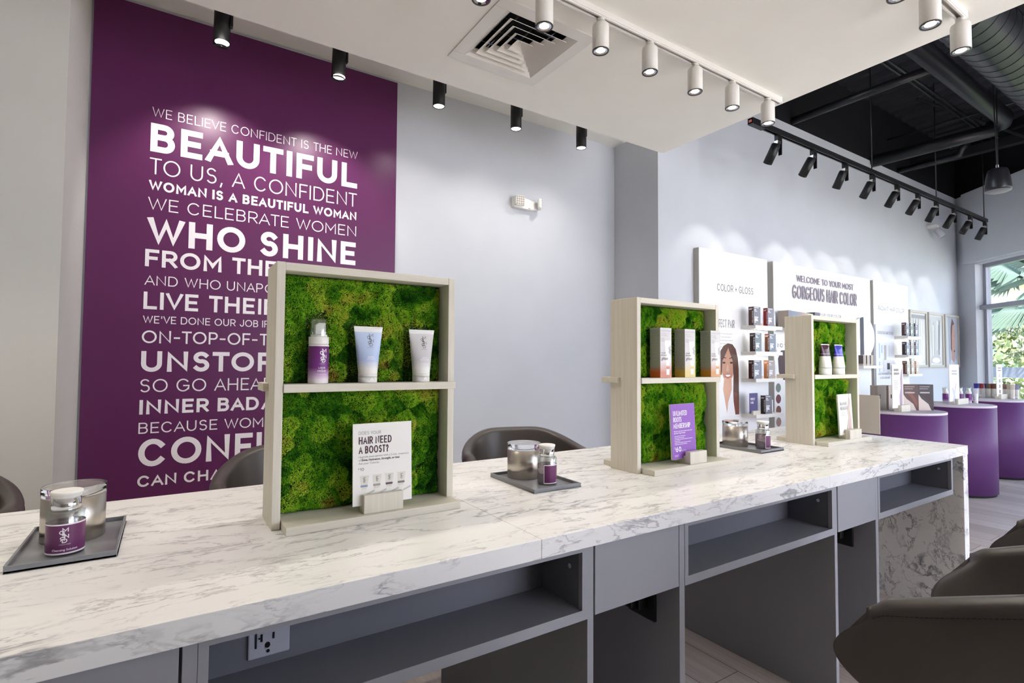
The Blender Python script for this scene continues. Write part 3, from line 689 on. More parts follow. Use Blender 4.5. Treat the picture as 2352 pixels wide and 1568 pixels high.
def capped_tube(loc, label, c0):
    t = thing('conditioner_tube', label, 'tube', loc, 0, 'shiny capped tubes on the far moss display')
    rows = []
    for i in range(11):
        k = i/10; z = 0.032+k*0.107; rx = 0.0375-0.001*k; ry = 0.024*(1-k)**0.6+0.0013
        rows.append([(rx*cos(a), ry*sin(a), z) for a in [2*pi*j/32 for j in range(32)]])
    MB().grid(rows, cv=True).build('tube_body', gradz('capped_print', [(0.03, '#e4dfd5'), (0.0855, '#e9e5da'), (0.086, c0), (0.0955, c0), (0.096, '#cfcad2'), (0.0968, '#cfcad2'), (0.0974, c0), (0.137, c0)], 0.12), t, fix=False)
    MB().lathe([(0.0335, 0), (0.0355, 0.002), (0.0368, 0.031)], 32, sy=0.66).build('cap', M['white'], t)
    MB().box((-0.0368, -0.0013, 0.138), (0.0368, 0.0013, 0.1425)).build('crimp', M['white'], t)
    p = MB()
    def pl(u, v):
        k = (v-0.032)/0.107; rx = 0.0375-0.001*k; ry = 0.024*(1-k)**0.6+0.0013; q = max(-1, min(1, u/rx)); return (u, -ry*math.sqrt(1-q*q)-0.0004, v)
    p.flat(monogram(0.012, 0.046, 0.030, 0.03), pl); p.build('mark', M['ink2'], t, fix=False)
    return t
capped_tube((2.5825, 1.282, SH), 'white tube with a shiny maroon top on the far moss display', '#4a2430')
capped_tube((2.706, 1.282, SH), 'white tube with a shiny royal blue top on the far moss display', '#3a39a8')

# price cards and their wooden holders on the base boards
BZ = CT+0.018
def holder(loc, w, label, rz=0.0, d=0.034, h=0.042, name='card_holder'):
    t = thing(name, label, 'card holder', loc, rz, 'wooden card holders')
    m = MB(); m.box((-w/2, -d/2, 0), (w/2, -0.004, h)); m.box((-w/2, -0.0035, 0), (w/2, d/2, h*0.62)); m.box((-w/2, -0.0045, 0), (w/2, 0, 0.004)); m.build('block', M['wood_z'], t, 0.001)
    return t
def card(name, loc, w, h, label, mats, rz=0.0, tilt=-0.05, thick=0.003):
    t = thing(name, label, 'sign', loc, rz); t.rotation_euler = (tilt, 0, rz)
    MB().box((-w/2, 0, 0), (w/2, thick, h)).build('board', mats, t)
    return t
holder((0.430, 1.2215, BZ), 0.094, 'wide wooden card holder in front of the nearest moss')
c = card('price_card', (0.433, 1.2195, BZ+0.016), 0.1430, 0.187, 'white treatment price card leaning against the nearest moss', M['card'])
pl = front(-0.0004); o = -0.0715; a = MB()
P, _ = caps('DOES YOUR', o+0.0135, 0.1615, 0.0075, 0.10, width=0.053); a.flat(P, pl)
a.flat(btext('Upgrade your service with a 5-min. treatment', 0.0066, o+0.013, 0.1085), pl); a.flat(btext('of', 0.0066, o+0.013, 0.1010), pl); a.flat(btext('Ask your Colorist.', 0.0066, o+0.013, 0.0935), pl); a.build('grey_print', M['ink2'], c, fix=False)
a = MB()
for j, (s, wd) in enumerate((('HAIR NEED', 0.079), ('A BOOST?', 0.0715))): P, _ = caps(s, o+0.0135, 0.1395-j*0.0215, 0.0172, 0.155, width=wd); a.flat(P, pl)
a.build('headline', M['plum_ink'], c, fix=False)
a = MB(); a.flat(btext('Shine, Hydration, Strength, or Seal.', 0.0066, o+0.0195, 0.1010, bold=0.00016), pl); P, _ = caps('10', o+0.0165, 0.079, 0.0066, 0.12); a.flat(P, pl); P, _ = caps('$', o+0.0125, 0.082, 0.0034, 0.12); a.flat(P, pl); a.build('price', M['ink'], c, fix=False)
for j, bc in enumerate(('#8a97b8', '#a3a096', '#5c4650', '#7b7672')):
    x = o+0.0165+j*0.0300; a = MB()
    a.flat([[(x, 0.0675), (x+0.0215, 0.0675), (x+0.0155, 0.036), (x+0.0035, 0.036)]], pl, 0); a.flat([rect(x+0.0045, 0.020, x+0.0145, 0.036)], pl, 1)
    a.flat([rect(x+0.0012, 0.0415, x+0.0180, 0.0462)], front(-0.0007), 2); a.flat([[(x+0.0145, 0.022), (x+0.0330, 0.029), (x+0.0330, 0.033), (x+0.0145, 0.026)]], front(-0.0006), 3)
    a.flat(monogram(x+0.007, 0.0515, 0.013, 0.05), front(-0.0008), 4)
    a.build('tube_picture', [colmat('#dedbce'), colmat('#eae8df'), colmat(bc), colmat('#c4c1b6'), M['ink2']], c, fix=False)
holder((1.5535, 1.2225, BZ), 0.089, 'wooden card holder in front of the middle moss, gripping the violet card', 0.0, 0.050)
c = card('membership_card', (1.5165, 1.2265, BZ+0.018), 0.136, 0.187, 'bright violet membership price card on the middle moss display', [M['violet']], 0.06)
MB().box((-0.0685, 0.0008, -0.0005), (0.0682, 0.0062, 0.1872)).build('foam_backing', M['card'], c)
o = -0.068; a = MB(); pl = front(-0.0004); rnd = random.Random(8)
for j, (s, wd) in enumerate((('UNLIMITED', 0.078), ('ROOTS', 0.0455), ('MEMBERSHIP', 0.094))): P, _ = caps(s, o+0.0125, 0.147-j*0.0215, 0.0172, 0.15, width=wd); a.flat(P, pl)
a.flat(btext('Get your roots done as often as you need', 0.0060, o+0.0125, 0.0925, bold=0.00012), pl); a.flat(btext('plus these "fringe" benefits', 0.0060, o+0.0125, 0.0858, bold=0.00012), pl)
for j, wd in enumerate((.060, .053, .100, .030, .090, .068)): a.flat(lines_block(o+0.0165, 0.0765-j*0.0056, 1, wd, 1, 0.0016, rnd, 0.0), pl); a.flat([rect(o+0.0125, 0.0768-j*0.0056, o+0.0138, 0.0780-j*0.0056)], pl)
P, _ = caps('60', o+0.0195, 0.024, 0.0175, 0.20, sx=0.9); a.flat(P, pl); P, _ = caps('$', o+0.0130, 0.033, 0.0078, 0.15); a.flat(P, pl); P, _ = caps('/MONTH*', o+0.0495, 0.0245, 0.0050, 0.10, sx=0.9); a.flat(P, pl)
a.flat(lines_block(o+0.0125, 0.0125, 2, 0.028, 0.0042, 0.0013, rnd), pl)
a.build('print', M['white_ink'], c, fix=False)
holder((2.700, 1.232, BZ), 0.112, 'wooden card holder in front of the far moss', 0.0, 0.050)
c = card('highlights_card', (2.678, 1.2355, BZ+0.018), 0.146, 0.187, 'white highlights card with a lock of hair on the far moss display', [M['card']], 0.06)
MB().box((-0.0735, 0.0008, -0.0005), (0.0732, 0.0062, 0.1872)).build('foam_backing', colmat('#d9d8cd'), c)
a = MB(); o = -0.073
for j, (s, wd) in enumerate((('BALAYAGE', 0.075), ('HIGHLIGHTS', 0.087))): P, _ = caps(s, o+0.017, 0.136-j*0.0225, 0.0165, 0.13, width=wd); a.flat(P, pl)
a.flat(lines_block(o+0.017, 0.101, 3, 0.06, 0.006, 0.0014, rnd), pl); P, _ = caps('TO CONFIDENT', o+0.017, 0.161, 0.0032, 0.10, sx=0.8); a.flat(P, pl); a.build('print', M['ink2'], c, fix=False)
a = MB(); hair = []
for j in range(7):
    f = j/6; pts = [(0.052-0.008*f, .186), (0.035+0.02*f, .15), (0.020+0.028*f, .115), (0.028+0.030*f, .075), (0.006+0.052*f, .03), (0.004+0.06*f, .001)]
    if j: a.flat([[prev[q], pts[q], pts[q+1], prev[q+1]] for q in range(5)], front(-0.0006), j % 3)
    prev = pts
a.build('hair_picture', [colmat('#c9b0a4'), colmat('#a98b80'), colmat('#dccabf')], c, fix=False)
# card at the far end of the worktop, seen from behind
holder((2.975, 1.36, CT), 0.10, 'small wooden card holder at the far end of the worktop', pi/2, 0.03, 0.035)
card('blank_card', (2.973, 1.325, CT+0.0165), 0.215, 0.192, 'plain beige back of a card at the far end of the worktop', colmat('#cfc6bb'), pi/2, 0.0)

# ---------------------------------------------------------------- trays with jar and bottle
def tray(x0, y0, x1, y1, label, rz=0.0):
    cx, cy = (x0+x1)/2, (y0+y1)/2; w, d = x1-x0, y1-y0
    t = thing('tray', label, 'tray', (cx, cy, CT), rz, 'grey trays on the worktop')
    MB().box((-w/2, -d/2, 0), (w/2, d/2, 0.004)).build('tray_base', M['tray'], t)
    m = MB(); h = 0.0125; q = 0.004
    m.box((-w/2, -d/2, 0.0), (w/2, -d/2+q, h)); m.box((-w/2, d/2-q, 0.0), (w/2, d/2, h)); m.box((-w/2, -d/2+q, 0.0), (-w/2+q, d/2-q, h)); m.box((w/2-q, -d/2+q, 0.0), (w/2, d/2-q, h)); m.build('rim', M['tray'], t, 0.0008)
    return t
tray(-0.227, 1.238, -0.071, 1.498, 'grey tray at the near left end of the worktop')
tray(0.867, 1.208, 1.032, 1.460, 'grey tray between the nearest and the middle moss display', -0.03)
tray(2.0215, 1.2565, 2.1855, 1.500, 'grey tray between the middle and the far moss display', 0.0)
def jar(loc, label):
    t = thing('cotton_jar', label, 'jar', loc, 0, 'steel jars with clear lids'); r = 0.0525
    MB().lathe([(0.0, 0.0), (r-0.001, 0), (r, 0.001), (r, 0.086), (r-0.002, 0.087), (r-0.002, 0.004), (0, 0.004)], 56, cap=False).build('body', M['steel'], t)
    MB().lathe([(r-0.0005, 0.0875), (r+0.0005, 0.0885), (r+0.0005, 0.106), (r-0.001, 0.107)], 56).build('lid', M['clear'], t)
    MB().lathe([(r-0.006, 0.083), (r-0.006, 0.0874)], 40).build('lid_disc', colmat('#dcd8cf'), t)
    return t
jar((-0.154, 1.408, CT+0.0042), 'steel jar with a clear lid behind the bottle on the near left tray')
jar((0.955, 1.397, CT+0.0042), 'steel jar with a clear lid beside the bottle on the middle tray')
jar((2.11, 1.435, CT+0.0042), 'steel jar with a clear lid on the far tray')
def pump_bottle(loc, label, rz):
    t = thing('pump_bottle', label, 'bottle', loc, rz, 'cleansing pump bottles'); r = 0.0292
    m = MB(); m.lathe([(0, 0.0), (r-0.002, 0), (r, 0.002), (r, 0.078), (r-0.003, 0.081), (0.016, 0.081)], 44, cap=False); m.lathe([(0.016, 0.0805), (r-0.004, 0.0795), (r-0.0015, 0.077), (r-0.0015, 0.0035), (0, 0.002)], 44, cap=False); m.build('body', M['acry'], t, fix=False)
    MB().lathe([(0, 0.0022), (r-0.002, 0.003), (r-0.002, 0.0585), (0, 0.0590)], 44, cap=False).build('liquid', mat('plum_liquid', '#8d6a80', 0.15, spec=0.3), t)
    lb = MB(); A0, A1 = -2.0, 2.3; n = 40
    for z0, z1, mi in ((0.004, 0.0068, 1), (0.0068, 0.0565, 0), (0.0565, 0.0590, 1)):
        lb.grid([[((r+0.0003)*sin(A0+(A1-A0)*i/n), -(r+0.0003)*cos(A0+(A1-A0)*i/n), z) for i in range(n+1)] for z in (z0, z1)], mi)
    lb.grid([[((r+0.0004)*sin(a), -(r+0.0004)*cos(a), z) for a in (A0, A0+0.06)] for z in (0.004, 0.059)], 1)
    lb.build('label', [mat('plum_label', '#6a2f5e', 0.3), M['white_ink']], t, fix=False)
    p = MB(); pl = wrapz(r+0.0007); p.flat(monogram(-0.008, 0.0255, 0.026, 0.06), pl); P, _ = caps('MADISON REED', 0.0, 0.0212, 0.0016, 0.12, align='C'); p.flat(P, pl)
    p.flat(btext('Cleansing Solution', 0.0052, 0.0, 0.0105, align='CENTER', bold=0.0001), pl); p.build('print', M['white_ink'], t, fix=False)
    MB().lathe([(0.0215, 0.081), (0.0222, 0.082), (0.0222, 0.1035), (0.020, 0.1035)], 40).build('collar', M['chrome'], t)
    m = MB(); m.lathe([(0.0205, 0.1035), (0.0232, 0.1045), (0.0232, 0.1100), (0.0248, 0.1105), (0.0248, 0.1150), (0.0228, 0.1158)], 40); m.build('dish_top', M['white'], t)
    m = MB(); m.tube([(0, 0, 0.081), (0, 0, 0.070)], 0.0075, 16); m.tube([(0, 0, 0.070), (0, 0, 0.052)], 0.0055, 14); m.tube([(0, 0, 0.060), (0, 0, 0.004)], 0.0018, 8); m.build('pump_tube', M['acry'], t, fix=False)
    return t
pump_bottle((-0.154, 1.306, CT+0.0042), 'cleansing pump bottle with a plum label on the near left tray', 0.10)
pump_bottle((0.961, 1.284, CT+0.0042), 'cleansing pump bottle with a plum label on the middle tray', 1.05)
pump_bottle((2.134, 1.319, CT+0.0042), 'cleansing pump bottle with a plum label on the far tray', 1.3)
# ---------------------------------------------------------------- tub chairs
def smooth(a, b, x):
    q = max(0.0, min(1.0, (x-a)/(b-a))); return q*q*(3-2*q)
def chair_section(s, v):
    """outer skin of the tub: s runs -1 (left arm front) .. 0 (back) .. 1 (right arm front), v up from seat to rim; front is +y"""
    a = abs(s); sg = -1 if s < 0 else 1
    hw = 0.235+0.065*smooth(0, 1, v)**0.8; yb = -0.215-0.095*v; yf = 0.27
    L1 = 0.52                                     # share of the arm that is straight
    if a > 1-L1: q = (a-(1-L1))/L1; x = hw; y = 0.02+(yf-0.02)*q
    else:
        q = a/(1-L1)*pi/2; e = 0.82
        x = hw*abs(sin(q))**e; y = 0.02+(yb-0.02)*abs(cos(q))**e
    nose = -0.085+0.125*sin(pi*min(1, v*1.02)**0.85)+0.085*v
    y += nose*smooth(0.72, 1.0, a)
    rim = 0.62+0.101*(1-a)/0.52 if a > 0.48 else 0.721+0.075*smooth(0.48, 0.08, a)
    rim -= 0.012*smooth(0.92, 1.0, a)
    zb = 0.345+0.035*smooth(0.7, 1, a)
    return Vector((sg*x, y, zb+(rim-zb)*v))
def chair_mesh():
    S = [0.55*q+0.45*sin(q*pi/2) for q in [-1+2*i/96 for i in range(97)]]; V = [i/18 for i in range(19)]
    rows = []
    for s in S:
        th = 0.05*max(0.16, math.sqrt(max(0.0, 1-(max(0.0, abs(s)-0.88)/0.12)**2)))
        outer = [chair_section(s, v) for v in V]
        t = (chair_section(min(1, s+0.02), .6)-chair_section(max(-1, s-0.02), .6)); t.z = 0; t.normalize(); nin = Vector((-t.y, t.x, 0))
        rimc = outer[-1]; loop = outer[:]
        for k in range(1, 6): a = pi*k/6; loop.append(rimc+nin*(th/2*(1-cos(a)))+Vector((0, 0, 0.020*sin(a))))
        for v in reversed(V): loop.append(chair_section(s, v)+nin*th)
        rows.append(loop)
    m = MB(); m.grid(rows, cv=True); m.add(rows[0], [tuple(range(len(rows[0])))], 0); m.add(rows[-1], [tuple(reversed(range(len(rows[-1]))))], 0)
    return m
def make_chair(label):
    t = thing('tub_chair', label, 'chair', (0, 0, 0), 0)
    chair_mesh().build('shell', M['leather'], t)
    bt = MB(); pts = [chair_section(-1+2*i/40, 0.0) for i in range(41)]; ring = [(p.x*0.93, p.y*0.93) for p in pts]
    bt.vprism(ring, 0.335, 0.362); bt.build('underside', M['leather'], t)
    cs = MB(); rows = []
    for z, k in ((0.36, .90), (0.375, .985), (0.40, 1.0), (0.435, 1.0), (0.458, .97), (0.468, .88), (0.470, .5), (0.470, .02)):
        rows.append([(0.198*k*(abs(cos(a))**.6)*(1 if cos(a) > 0 else -1), 0.03+0.222*k*(abs(sin(a))**.6)*(1 if sin(a) > 0 else -1), z) for a in [2*pi*j/48 for j in range(48)]])
    cs.grid(rows, cv=True); cs.build('seat_cushion', M['leather'], t)
    st = MB()
    def seam(pts, off):
        for i in range(len(pts)-1):
            a, b = pts[i], pts[i+1]; d = b-a; n = max(1, int(d.length/0.0062))
            for k in range(n): st.tube([a+d*((k+.12)/n), a+d*((k+.82)/n)], 0.0008, 5)
    def outp(s, v, o=0.0012):
        p = chair_section(s, v); t_ = chair_section(min(1, s+.01), v)-chair_section(max(-1, s-.01), v); t_.z = 0; t_.normalize(); return p+Vector((t_.y, -t_.x, 0))*o
    seam([outp(-1+2*i/120, 0.955) for i in range(2, 119)], 0)
    for s in (-0.46, 0.46, -0.475, 0.475): seam([outp(s+0.10*(1-v)*(1 if s < 0 else -1), v) for v in [i/10 for i in range(0, 11)]], 0)
    st.build('stitching', M['stitch'], t, fix=False)
    b = MB(); b.lathe([(0.03, 0.335), (0.03, 0.05), (0.045, 0.03), (0.12, 0.018), (0.205, 0.012), (0.215, 0.004), (0.215, 0.0)], 40); b.lathe([(0.09, 0.325), (0.09, 0.336)], 24); b.build('pedestal', M['chrome'], t)
    return t
ch = make_chair('dark leather tub chair with pale stitching, large at the lower right by the worktop')
ch.location = (1.55, 0.275, 0)
dup(ch, (2.65, 0.30, 0), 0, 'dark leather tub chair at the right edge, beside the marble end panel')
dup(ch, (0.45, 0.265, 0), 0, 'tub chair of which only the rim of one arm shows at the bottom edge')
dup(ch, (1.36, 1.94, 0), pi-0.3, 'dark leather tub chair behind the worktop between the nearest and the middle moss display')
dup(ch, (0.42, 1.95, 0), pi, 'dark leather tub chair behind the worktop, cut off by the nearest moss display')
dup(ch, (-0.625, 1.95, 0), pi, 'dark leather tub chair behind the worktop at the left edge')

# ---------------------------------------------------------------- lamps
def spot(parent, loc, target, power, deg, blend=0.6, col=(1, 0.93, 0.84), r=0.025):
    d = bpy.data.lights.new('lamp_light', 'SPOT'); d.energy = power*SPOT; d.spot_size = math.radians(deg); d.spot_blend = blend; d.color = col; d.shadow_soft_size = r
    o = bpy.data.objects.new('lamp_light', d); COL.objects.link(o); o.parent = parent; o.location = loc
    o.rotation_euler = (Vector(target)-Vector(loc)).to_track_quat('-Z', 'Y').to_euler(); return o
def track(name, label, x0, x1, y, z, m, h=0.032, w=0.036):
    t = thing(name, label, 'lighting track', (x0, y, z))
    b = MB(); L = x1-x0
    b.box((0, -w/2, -h+0.006), (L, -w/2+0.007, 0)); b.box((0, w/2-0.007, -h+0.006), (L, w/2, 0)); b.box((0, -w/2+0.007, -0.010), (L, w/2-0.007, 0)); b.box((0, -w/2+0.003, -h), (L, -0.008, -h+0.006)); b.box((0, 0.008, -h), (L, w/2-0.003, -h+0.006)); b.box((-0.006, -w/2, -h), (0, w/2, 0)); b.box((L, -w/2, -h), (L+0.006, w/2, 0))
    b.build('rail', m, t); return t
track('lighting_track', 'long white track on the dropped ceiling carrying a row of white lamps', -2.2, 2.79, 1.612, 2.6, M['white_m'])
track('lighting_track', 'short white track near the dropped ceiling edge with three white lamps', 1.75, 2.735, 0.79, 2.6, M['white_m'])
def white_lamp(loc, label, L=0.120, r=0.0345, group=None):
    t = thing('track_lamp', label, 'lamp', loc, 0, group)
    m = MB(); m.lathe([(0.0, 0.004), (r-0.006, 0.004), (r-0.004, 0.0), (r, 0.001), (r, L*0.86), (r*0.94, L*0.93), (r*0.62, L)], 40, cap=False); m.build('body', M['white_m'], t, fix=False)
    m = MB(); m.lathe([(0.012, L-0.002), (0.012, 0.130)], 24); m.lathe([(0.0165, 0.127), (0.0165, 0.140)], 24); m.box((0.0155, -0.009, L*0.72), (0.0195, 0.009, 0.136)); m.build('neck', M['white_m'], t)
    MB().lathe([(r-0.0065, 0.0005), (r-0.0005, -0.0008), (r+0.0006, 0.0025)], 40, cap=False).build('rim_ring', M['ring'], t, fix=False)
    MB().lathe([(0, 0.0040), (r*0.56, 0.0040)], 36, cap=False).build('lens', M['lens'], t, fix=False); MB().lathe([(r*0.55, 0.0042), (r-0.006, 0.0012)], 36, cap=False).build('reflector', M['chrome'], t, fix=False)
    spot(t, (0, 0, -0.006), (0, 0, -2), 4.2, 115)
    return t
GW = 'white lamps on the long white track'
w0 = white_lamp((0.905, 1.612, 2.43), 'white track lamp cut off by the top edge left of the air diffuser', group=GW)
WX = (1.185, 1.476, 1.770, 2.080, 2.370, 2.685)
for i, x in enumerate(WX):
    c = dup(w0, (x, 1.612, 2.43), 0, ('white track lamp hanging in front of the ceiling air diffuser', 'white track lamp just right of the air diffuser on the long track', 'third white lamp from the far end plus one, fourth from the track end', 'third white lamp from the far end of the long track', 'second white lamp from the far end of the long track', 'white lamp at the far end of the long track, against the dark ceiling')[i])
for x, lb in ((0.33, 'white track lamp above the left end of the mural, at the top edge'), ):
    dup(w0, (x, 1.612, 2.43), 0, lb)
for x, lb in ((2.125, 'white lamp showing only its rim at the top edge, on the short track'), (2.404, 'large white lamp on the short track, first of the pair at the upper right'), (2.713, 'large white lamp at the end of the short track, in front of the black ductwork')):
    dup(w0, (x, 0.79, 2.43), 0, lb, 'white lamps on the short white track')
for x in (0.61, 0.03, -0.27, -0.57, -0.87, -1.17, -1.47, -1.77): dup(w0, (x, 1.612, 2.43), 0, 'unseen added white lamp on the long white track, beyond the top edge')  # out-of-view lamps added along the track for more room light
# black cylinder lamps washing the alcove wall
BY = 2.85
def black_lamp(loc, label, power, deg, tgt, tilt=0.0):
    t = thing('cylinder_lamp', label, 'lamp', loc, 0, 'black cylinder lamps behind the dropped ceiling')
    r = 0.036; m = MB(); m.lathe([(0.0, 0.006), (r-0.005, 0.006), (r-0.003, 0.0), (r, 0.001), (r, 0.18), (r-0.004, 0.184), (0.012, 0.184)], 36, cap=False); m.build('body', M['black'], t, fix=False)
    hd = t.children[0]
    if tilt: hd.matrix_local = Matrix.Translation((0, 0, 0.17)) @ Matrix.Rotation(tilt, 4, 'X') @ Matrix.Translation((0, 0, -0.17))
    MB().tube([(0, 0, 0.17), (0, 0, 3.0-loc[2])], 0.011, 12).build('stem', M['black'], t)
    MB().box((r-0.004, -0.013, 0.09), (r+0.008, 0.013, 0.175)).build('hinge_plate', M['black'], t, 0.003)
    ln = MB().lathe([(0, 0.004), (r-0.005, 0.004)], 30, cap=False).build('lens', M['lens'], t, fix=False); ln.matrix_local = hd.matrix_local.copy()
    spot(t, hd.matrix_local @ Vector((0, 0, -0.004)), tgt, power, deg, 0.6 if deg < 100 else 1.0, (1, 0.94, 0.88)); return t
for x, lb, tg in ((0.179, 'black cylinder lamp tilted towards the mural, nearest the left', (0.02, 0.48, -0.75)), (0.732, 'black cylinder lamp over the right half of the mural', (0, 0.46, -0.8)), (1.318, 'black cylinder lamp just right of the mural', (0, 0.36, -1)), (1.870, 'black cylinder lamp above the emergency light', (0, 0.36, -1)), (2.426, 'black cylinder lamp nearest the alcove corner', (0, 0.36, -1))):
    black_lamp((x, BY, 2.655), lb, 13 if x < 1 else 6, 92 if x < 1 else 120, tg, 0.30 if x < 0.5 else (0.12 if x < 1 else 0.0))
# recessed rim light at the very top left
# air diffuser
df = thing('air_diffuser', 'square white ceiling air diffuser with stepped louvres', 'air vent', (VX, VY, 2.6))
m = MB(); A = 0.25
m.box((-A, -A, -0.005), (A, -VH, 0)); m.box((-A, VH, -0.005), (A, A, 0)); m.box((-A, -VH, -0.005), (-VH, VH, 0)); m.box((VH, -VH, -0.005), (A, VH, 0)); m.build('face_plate', M['white_m'], df, 0.001)
MB().box((-VH, -VH, 0.10), (VH, VH, 0.115)).build('duct_back', M['blackc'], df)
MB().box((-VH, -VH, 0.0), (-VH+0.003, VH, 0.1)).box((VH-0.003, -VH, 0.0), (VH, VH, 0.1)).box((-VH, -VH, 0), (VH, -VH+0.003, 0.1)).box((-VH, VH-0.003, 0), (VH, VH, 0.1)).build('duct_wall', M['blackc'], df)
for i in range(5):
    a = 0.189-0.0365*i; b = a-0.033; m = MB()
    def sq(h, z): return [(-h, -h, z), (h, -h, z), (h, h, z), (-h, h, z)]
    m.grid([sq(a, -0.003), sq(a-0.001, -0.0045), sq(b-0.002, 0.022), sq(b-0.001, 0.024), sq(a, -0.003)], cv=True, sm=False)
    if i == 4: m.grid([sq(b-0.001, 0.0225), sq(0.002, 0.0226)], cv=True, sm=False)
    m.build('louvre', M['white_m'], df, fix=False)
m = MB()
for k in (-0.10, 0.0, 0.10):
    m.box((k-0.003, -VH+0.004, 0.03), (k+0.003, VH-0.004, 0.034)); m.box((-VH+0.004, k-0.003, 0.03), (VH-0.004, k+0.003, 0.034))
m.build('support_bar', M['dsteel'], df)
# emergency light on the alcove wall
em = thing('emergency_light', 'white twin-head emergency light on the grey alcove wall', 'emergency light', (2.255, YB, 2.335)); em.scale = (0.88, 0.88, 0.88)
m = MB(); m.prism([(-0.125, -0.042), (0.02, -0.046), (0.115, -0.040), (0.125, -0.02), (0.12, 0.030), (0.02, 0.046), (-0.125, 0.050)], -0.05, 0); m.build('housing', M['white'], em, 0.008)
for sx, rz, nx in ((-0.085, -0.15, 0), (0.125, 0.95, 1)):
    Mx = Matrix.Translation((sx, -0.075, 0.008)) @ Matrix.Rotation(rz, 4, 'Z'); m = MB(); m.obox((0, 0, 0), (0.088, 0.034, 0.086), M4=Mx); o = m.build('lamp_head', M['white'], em, 0.010)
    m = MB()
    for i in range(4):
        for j in range(4): m.obox((0, 0, 0), (0.013, 0.004, 0.013), M4=Mx @ Matrix.Translation((-0.0285+i*0.019, -0.018, -0.0285+j*0.019)) @ Matrix.Rotation(pi/4, 4, 'Y'))
    m.build('led_lens', colmat('#b9b2a8', 0.15), o)
MB().lathe([(0, -0.002), (0.0035, 0)], 10, cap=False).build('status_light', mat('green_led', '#aaffbb', emit='#b8ffc4', es=3), em).location = (-0.02, -0.051, -0.036)
MB().box((0.02, -0.0515, -0.041), (0.042, -0.050, -0.034)).build('test_button', colmat('#c98f88'), em)

# ---------------------------------------------------------------- black open ceiling
def pipe(name, label, pts, r, m='duct', n=18):
    o = MB().tube(pts, r, n).build(name, M[m]); return tag(o, label, 'pipe')
du = thing('spiral_duct', 'large black spiral air duct at the upper right', 'duct', (3.0, 1.12, 3.24))
m = MB()
L, DR = 5.2, 0.163
def ring(x, r): return [(x, r*cos(a), r*sin(a)) for a in [2*pi*j/48 for j in range(48)]]
m.grid([ring(0, DR), ring(L, DR)], cv=True)
for k in range(int(L/0.115)): x = k*0.115+0.05; m.grid([ring(x, DR), ring(x+0.002, DR+0.0035), ring(x+0.007, DR+0.0035), ring(x+0.009, DR)], cv=True, sm=False)
m.build('duct_tube', M['duct'], du, fix=False)
for x in (1.4, 3.2, 5.0): MB().tube([(x, -0.16, 0), (x, -0.16, 0.95)], 0.004, 6).tube([(x, 0.16, 0), (x, 0.16, 0.95)], 0.004, 6).build('hanger', M['black'], du)
pipe('main_pipe', 'thick black pipe running along the shop under the roof deck', [(3.0, 1.62, 3.55), (6.80, 1.66, 3.55), (6.92, 1.70, 3.55), (6.97, 1.80, 3.55)], 0.075, n=24)
pipe('cross_pipe', 'black pipe crossing to the display wall, nearest of three', [(5.16, YW-0.002, 3.545), (5.16, 1.70, 3.545)], 0.036)
pipe('cross_pipe', 'thick black pipe crossing to the display wall over the black lamp track', [(6.86, YW-0.002, 3.50), (6.92, 1.74, 3.50)], 0.068, n=22)
pipe('cross_pipe', 'short black elbowed pipe at the display wall beyond the thick one', [(7.55, YW-0.002, 3.53), (7.55, 2.30, 3.53), (7.56, 2.24, 3.54), (7.56, 2.22, 3.60), (7.56, 2.15, 3.66)], 0.035)
for i, (y, z) in enumerate(((1.98, 3.75), (2.03, 3.76))): pipe('conduit', ('thin black conduit along the shop, the one nearer the thick pipe', 'thin black conduit along the shop, the one nearer the wall')[i], [(3.0, y, z), (8.0, y+0.03, z)], 0.012)
pipe('conduit', 'thin black conduit crossing above the thick cross pipe', [(6.9, 2.70, 3.72), (6.95, 1.5, 3.72)], 0.010)
for i, (x, y) in enumerate(((5.42, 2.25), (6.9, 2.25), (8.36, 2.25))): pipe('track_hanger', ('thin black rod holding the near part of the black lamp track', 'thin black rod holding the middle of the black lamp track', 'thin black rod holding the far end of the black lamp track')[i], [(x, y, 2.93), (x, y, 4.19)], 0.005, 'black', 8)
be = MB(); be.box((7.9, 1.0, 3.62), (8.0, YW, 3.72)); be.tube([(7.3, 1.2, 3.60), (8.4, 2.6, 3.95)], 0.02, 8); be.tube([(6.6, 2.3, 3.95), (8.0, 1.7, 3.62)], 0.015, 8); tag(be.build('roof_beam', M['blackc']), 'black roof beam with braces over the far window corner', 'beam')
bt = track('lighting_track', 'black track with ten black spotlights along the display wall', 3.53, 8.42, 2.25, 2.925, M['black'], 0.04, 0.04)
MB().box((-0.006, -0.021, -0.045), (0.16, 0.021, 0.001)).build('feed_box', M['black'], bt); MB().box((-0.0075, -0.012, -0.03), (-0.006, 0.012, -0.012)).build('feed_label', colmat('#c05a40'), bt)
